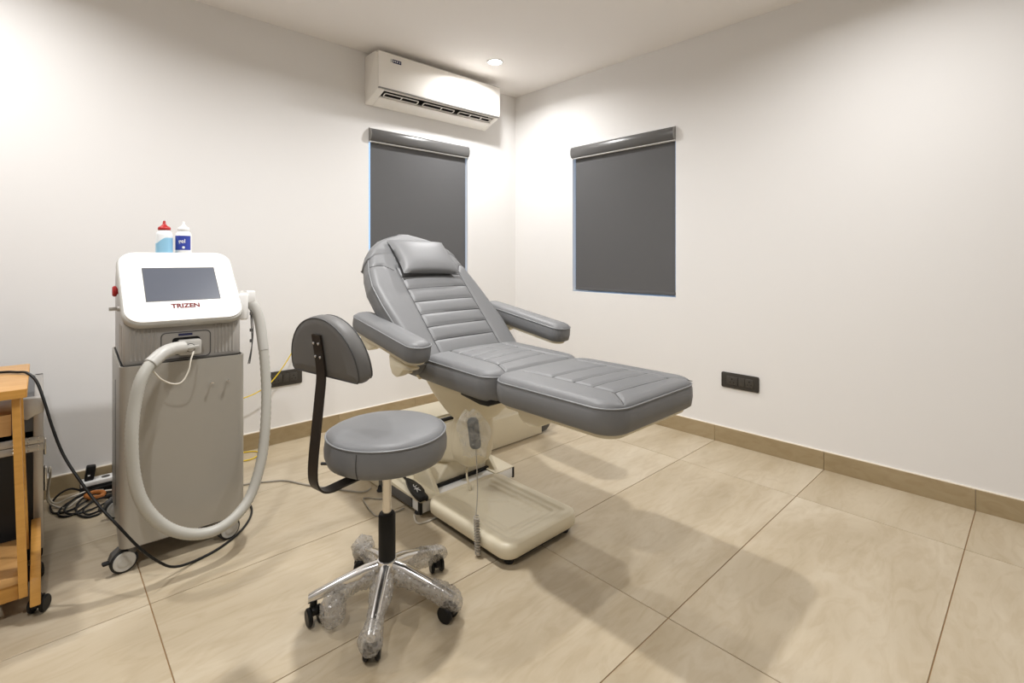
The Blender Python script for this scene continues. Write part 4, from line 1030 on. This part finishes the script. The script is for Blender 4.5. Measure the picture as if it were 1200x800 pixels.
def cable(name, pts, r_, m, label, cat='cable', group=None):
    g = G(); g.tube(pts, r_, 8, 8); o = g.build(name, m, base=tuple(pts[0])); return tag(o, label, cat, group)
cable('black_cable', [(-0.56, 2.50, 0.7465), (-0.25, 2.51, 0.7465), (-0.105, 2.495, 0.7465), (-0.062, 2.455, 0.747), (-0.036, 2.42, 0.746), (-0.012, 2.385, 0.718), (0.007, 2.35, 0.654), (0.029, 2.32, 0.56), (0.056, 2.29, 0.471), (0.096, 2.245, 0.388), (0.140, 2.19, 0.312), (0.190, 2.14, 0.240), (0.245, 2.115, 0.155), (0.30, 2.13, 0.08), (0.35, 2.155, 0.030), (0.42, 2.19, 0.007), (0.512, 2.225, 0.006), (0.605, 2.30, 0.006), (0.672, 2.40, 0.006), (0.701, 2.498, 0.006), (0.690, 2.60, 0.006), (0.63, 2.75, 0.006)],
      0.0045, M['black'], 'thick black cable draped from the cart top down across the laser machine front')
cable('power_cable', [(0.137, 3.17, 0.03), (0.10, 3.17, 0.05), (0.06, 3.16, 0.04), (0.035, 3.14, 0.015), (0.03, 3.10, 0.005), (0.045, 3.03, 0.005), (0.10, 3.02, 0.006), (0.16, 3.07, 0.012), (0.22, 3.12, 0.010), (0.28, 3.13, 0.006)], 0.0045, M['black'], 'black cord arching out of the power strip end, outermost of the tangle', 'cable', 'tangled cables on the floor')
cable('power_cable', [(0.26, 3.10, 0.006), (0.18, 3.13, 0.014), (0.12, 3.13, 0.012), (0.07, 3.08, 0.006), (0.055, 3.00, 0.005), (0.09, 2.955, 0.005), (0.14, 3.0, 0.008), (0.20, 3.06, 0.014), (0.27, 3.07, 0.008)], 0.0042, M['black'], 'black cord looped lowest in the tangle beside the power strip', 'cable', 'tangled cables on the floor')
cable('power_cable', [(0.25, 3.02, 0.008), (0.19, 3.06, 0.020), (0.14, 3.09, 0.018), (0.115, 3.02, 0.008), (0.120, 2.945, 0.005), (0.145, 2.89, 0.005), (0.18, 2.885, 0.005), (0.196, 2.90, 0.005)], 0.0048, M['black'], 'black cord curling forward to the rear caster of the laser machine', 'cable', 'tangled cables on the floor')
cable('white_cable', [(0.022, 2.86, 0.245), (0.026, 2.88, 0.262), (0.028, 2.91, 0.22), (0.020, 3.00, 0.12), (0.022, 3.10, 0.04), (0.045, 3.11, 0.008), (0.083, 3.06, 0.005), (0.129, 3.10, 0.016), (0.18, 3.12, 0.022), (0.25, 3.12, 0.014)], 0.0042, M['whitecable'], 'pale cable hanging from the flight case into the cable tangle')
cable('white_cable', [(0.022, 3.13, 0.10), (0.026, 3.14, 0.04), (0.05, 3.13, 0.012), (0.10, 3.135, 0.022), (0.16, 3.14, 0.028), (0.22, 3.135, 0.02)], 0.0038, M['whitecable'], 'pale cable lying across the tangle in front of the power strip')
o = cable('orange_cable', [(0.150, 3.10, 0.022), (0.180, 3.115, 0.026), (0.215, 3.085, 0.026), (0.205, 3.045, 0.024), (0.170, 3.06, 0.024), (0.152, 3.095, 0.024)], 0.010, M['orange'], 'short orange cable bundle lying on the black cords')
cable('yellow_cable', [(0.66, 3.10, 0.32), (0.75, 3.14, 0.325), (0.843, 3.16, 0.338), (0.911, 3.16, 0.355), (0.982, 3.16, 0.392), (1.045, 3.16, 0.458), (1.104, 3.16, 0.543), (1.155, 3.19, 0.612), (1.21, 3.235, 0.665), (1.26, 3.2500, 0.69)], 0.0035, M['yellow'], 'thin yellow cable rising past the socket behind the stool backrest')
cable('yellow_cable', [(0.72, 3.10, 0.005), (0.809, 3.09, 0.005), (0.869, 3.085, 0.005), (0.915, 3.12, 0.005), (0.930, 3.165, 0.005), (0.905, 3.205, 0.005), (0.845, 3.222, 0.005), (0.74, 3.21, 0.005)], 0.0035, M['yellow'], 'loop of thin yellow cable on the floor behind the laser machine')
cable('grey_cable', [(0.68, 2.78, 0.005), (0.78, 2.75, 0.005), (0.846, 2.714, 0.005), (0.913, 2.665, 0.005), (0.974, 2.542, 0.005), (1.063, 2.394, 0.005), (1.139, 2.284, 0.005), (1.185, 2.275, 0.012)], 0.0042, M['greycable'], 'grey cable running over the floor from the laser machine to the chair')
cable('grey_cable', [(1.205, 2.17, 0.005), (1.175, 2.156, 0.004), (1.135, 2.206, 0.004), (1.113, 2.214, 0.004), (1.094, 2.143, 0.004), (1.081, 2.06, 0.004), (1.089, 2.021, 0.004), (1.15, 2.003, 0.004), (1.205, 2.0, 0.006)], 0.003, M['greycable'], 'thin grey cable bent on the floor left of the chair base')
cable('grey_cable', [(1.203, 1.915, 0.008), (1.183, 1.87, 0.005), (1.185, 1.845, 0.004), (1.21, 1.836, 0.004), (1.249, 1.832, 0.005), (1.30, 1.837, 0.009)], 0.004, M['whitecable'], 'pale cable looping under the front corner of the chair base')
cable('power_cable', [(0.30, 3.14, 0.03), (0.24, 3.135, 0.036), (0.17, 3.125, 0.034), (0.11, 3.09, 0.026), (0.075, 3.02, 0.012), (0.10, 2.965, 0.006), (0.16, 2.955, 0.008), (0.23, 2.99, 0.012), (0.30, 3.05, 0.008)], 0.0045, M['black'], 'black cord lying uppermost in the tangle in front of the power strip', 'cable', 'tangled cables on the floor')
cable('power_cable', [(0.32, 3.02, 0.006), (0.25, 3.03, 0.018), (0.19, 3.02, 0.022), (0.14, 2.97, 0.014), (0.15, 2.915, 0.006), (0.20, 2.93, 0.005), (0.26, 2.98, 0.005)], 0.0042, M['black'], 'black cord in a small loop touching the rear caster of the laser machine', 'cable', 'tangled cables on the floor')
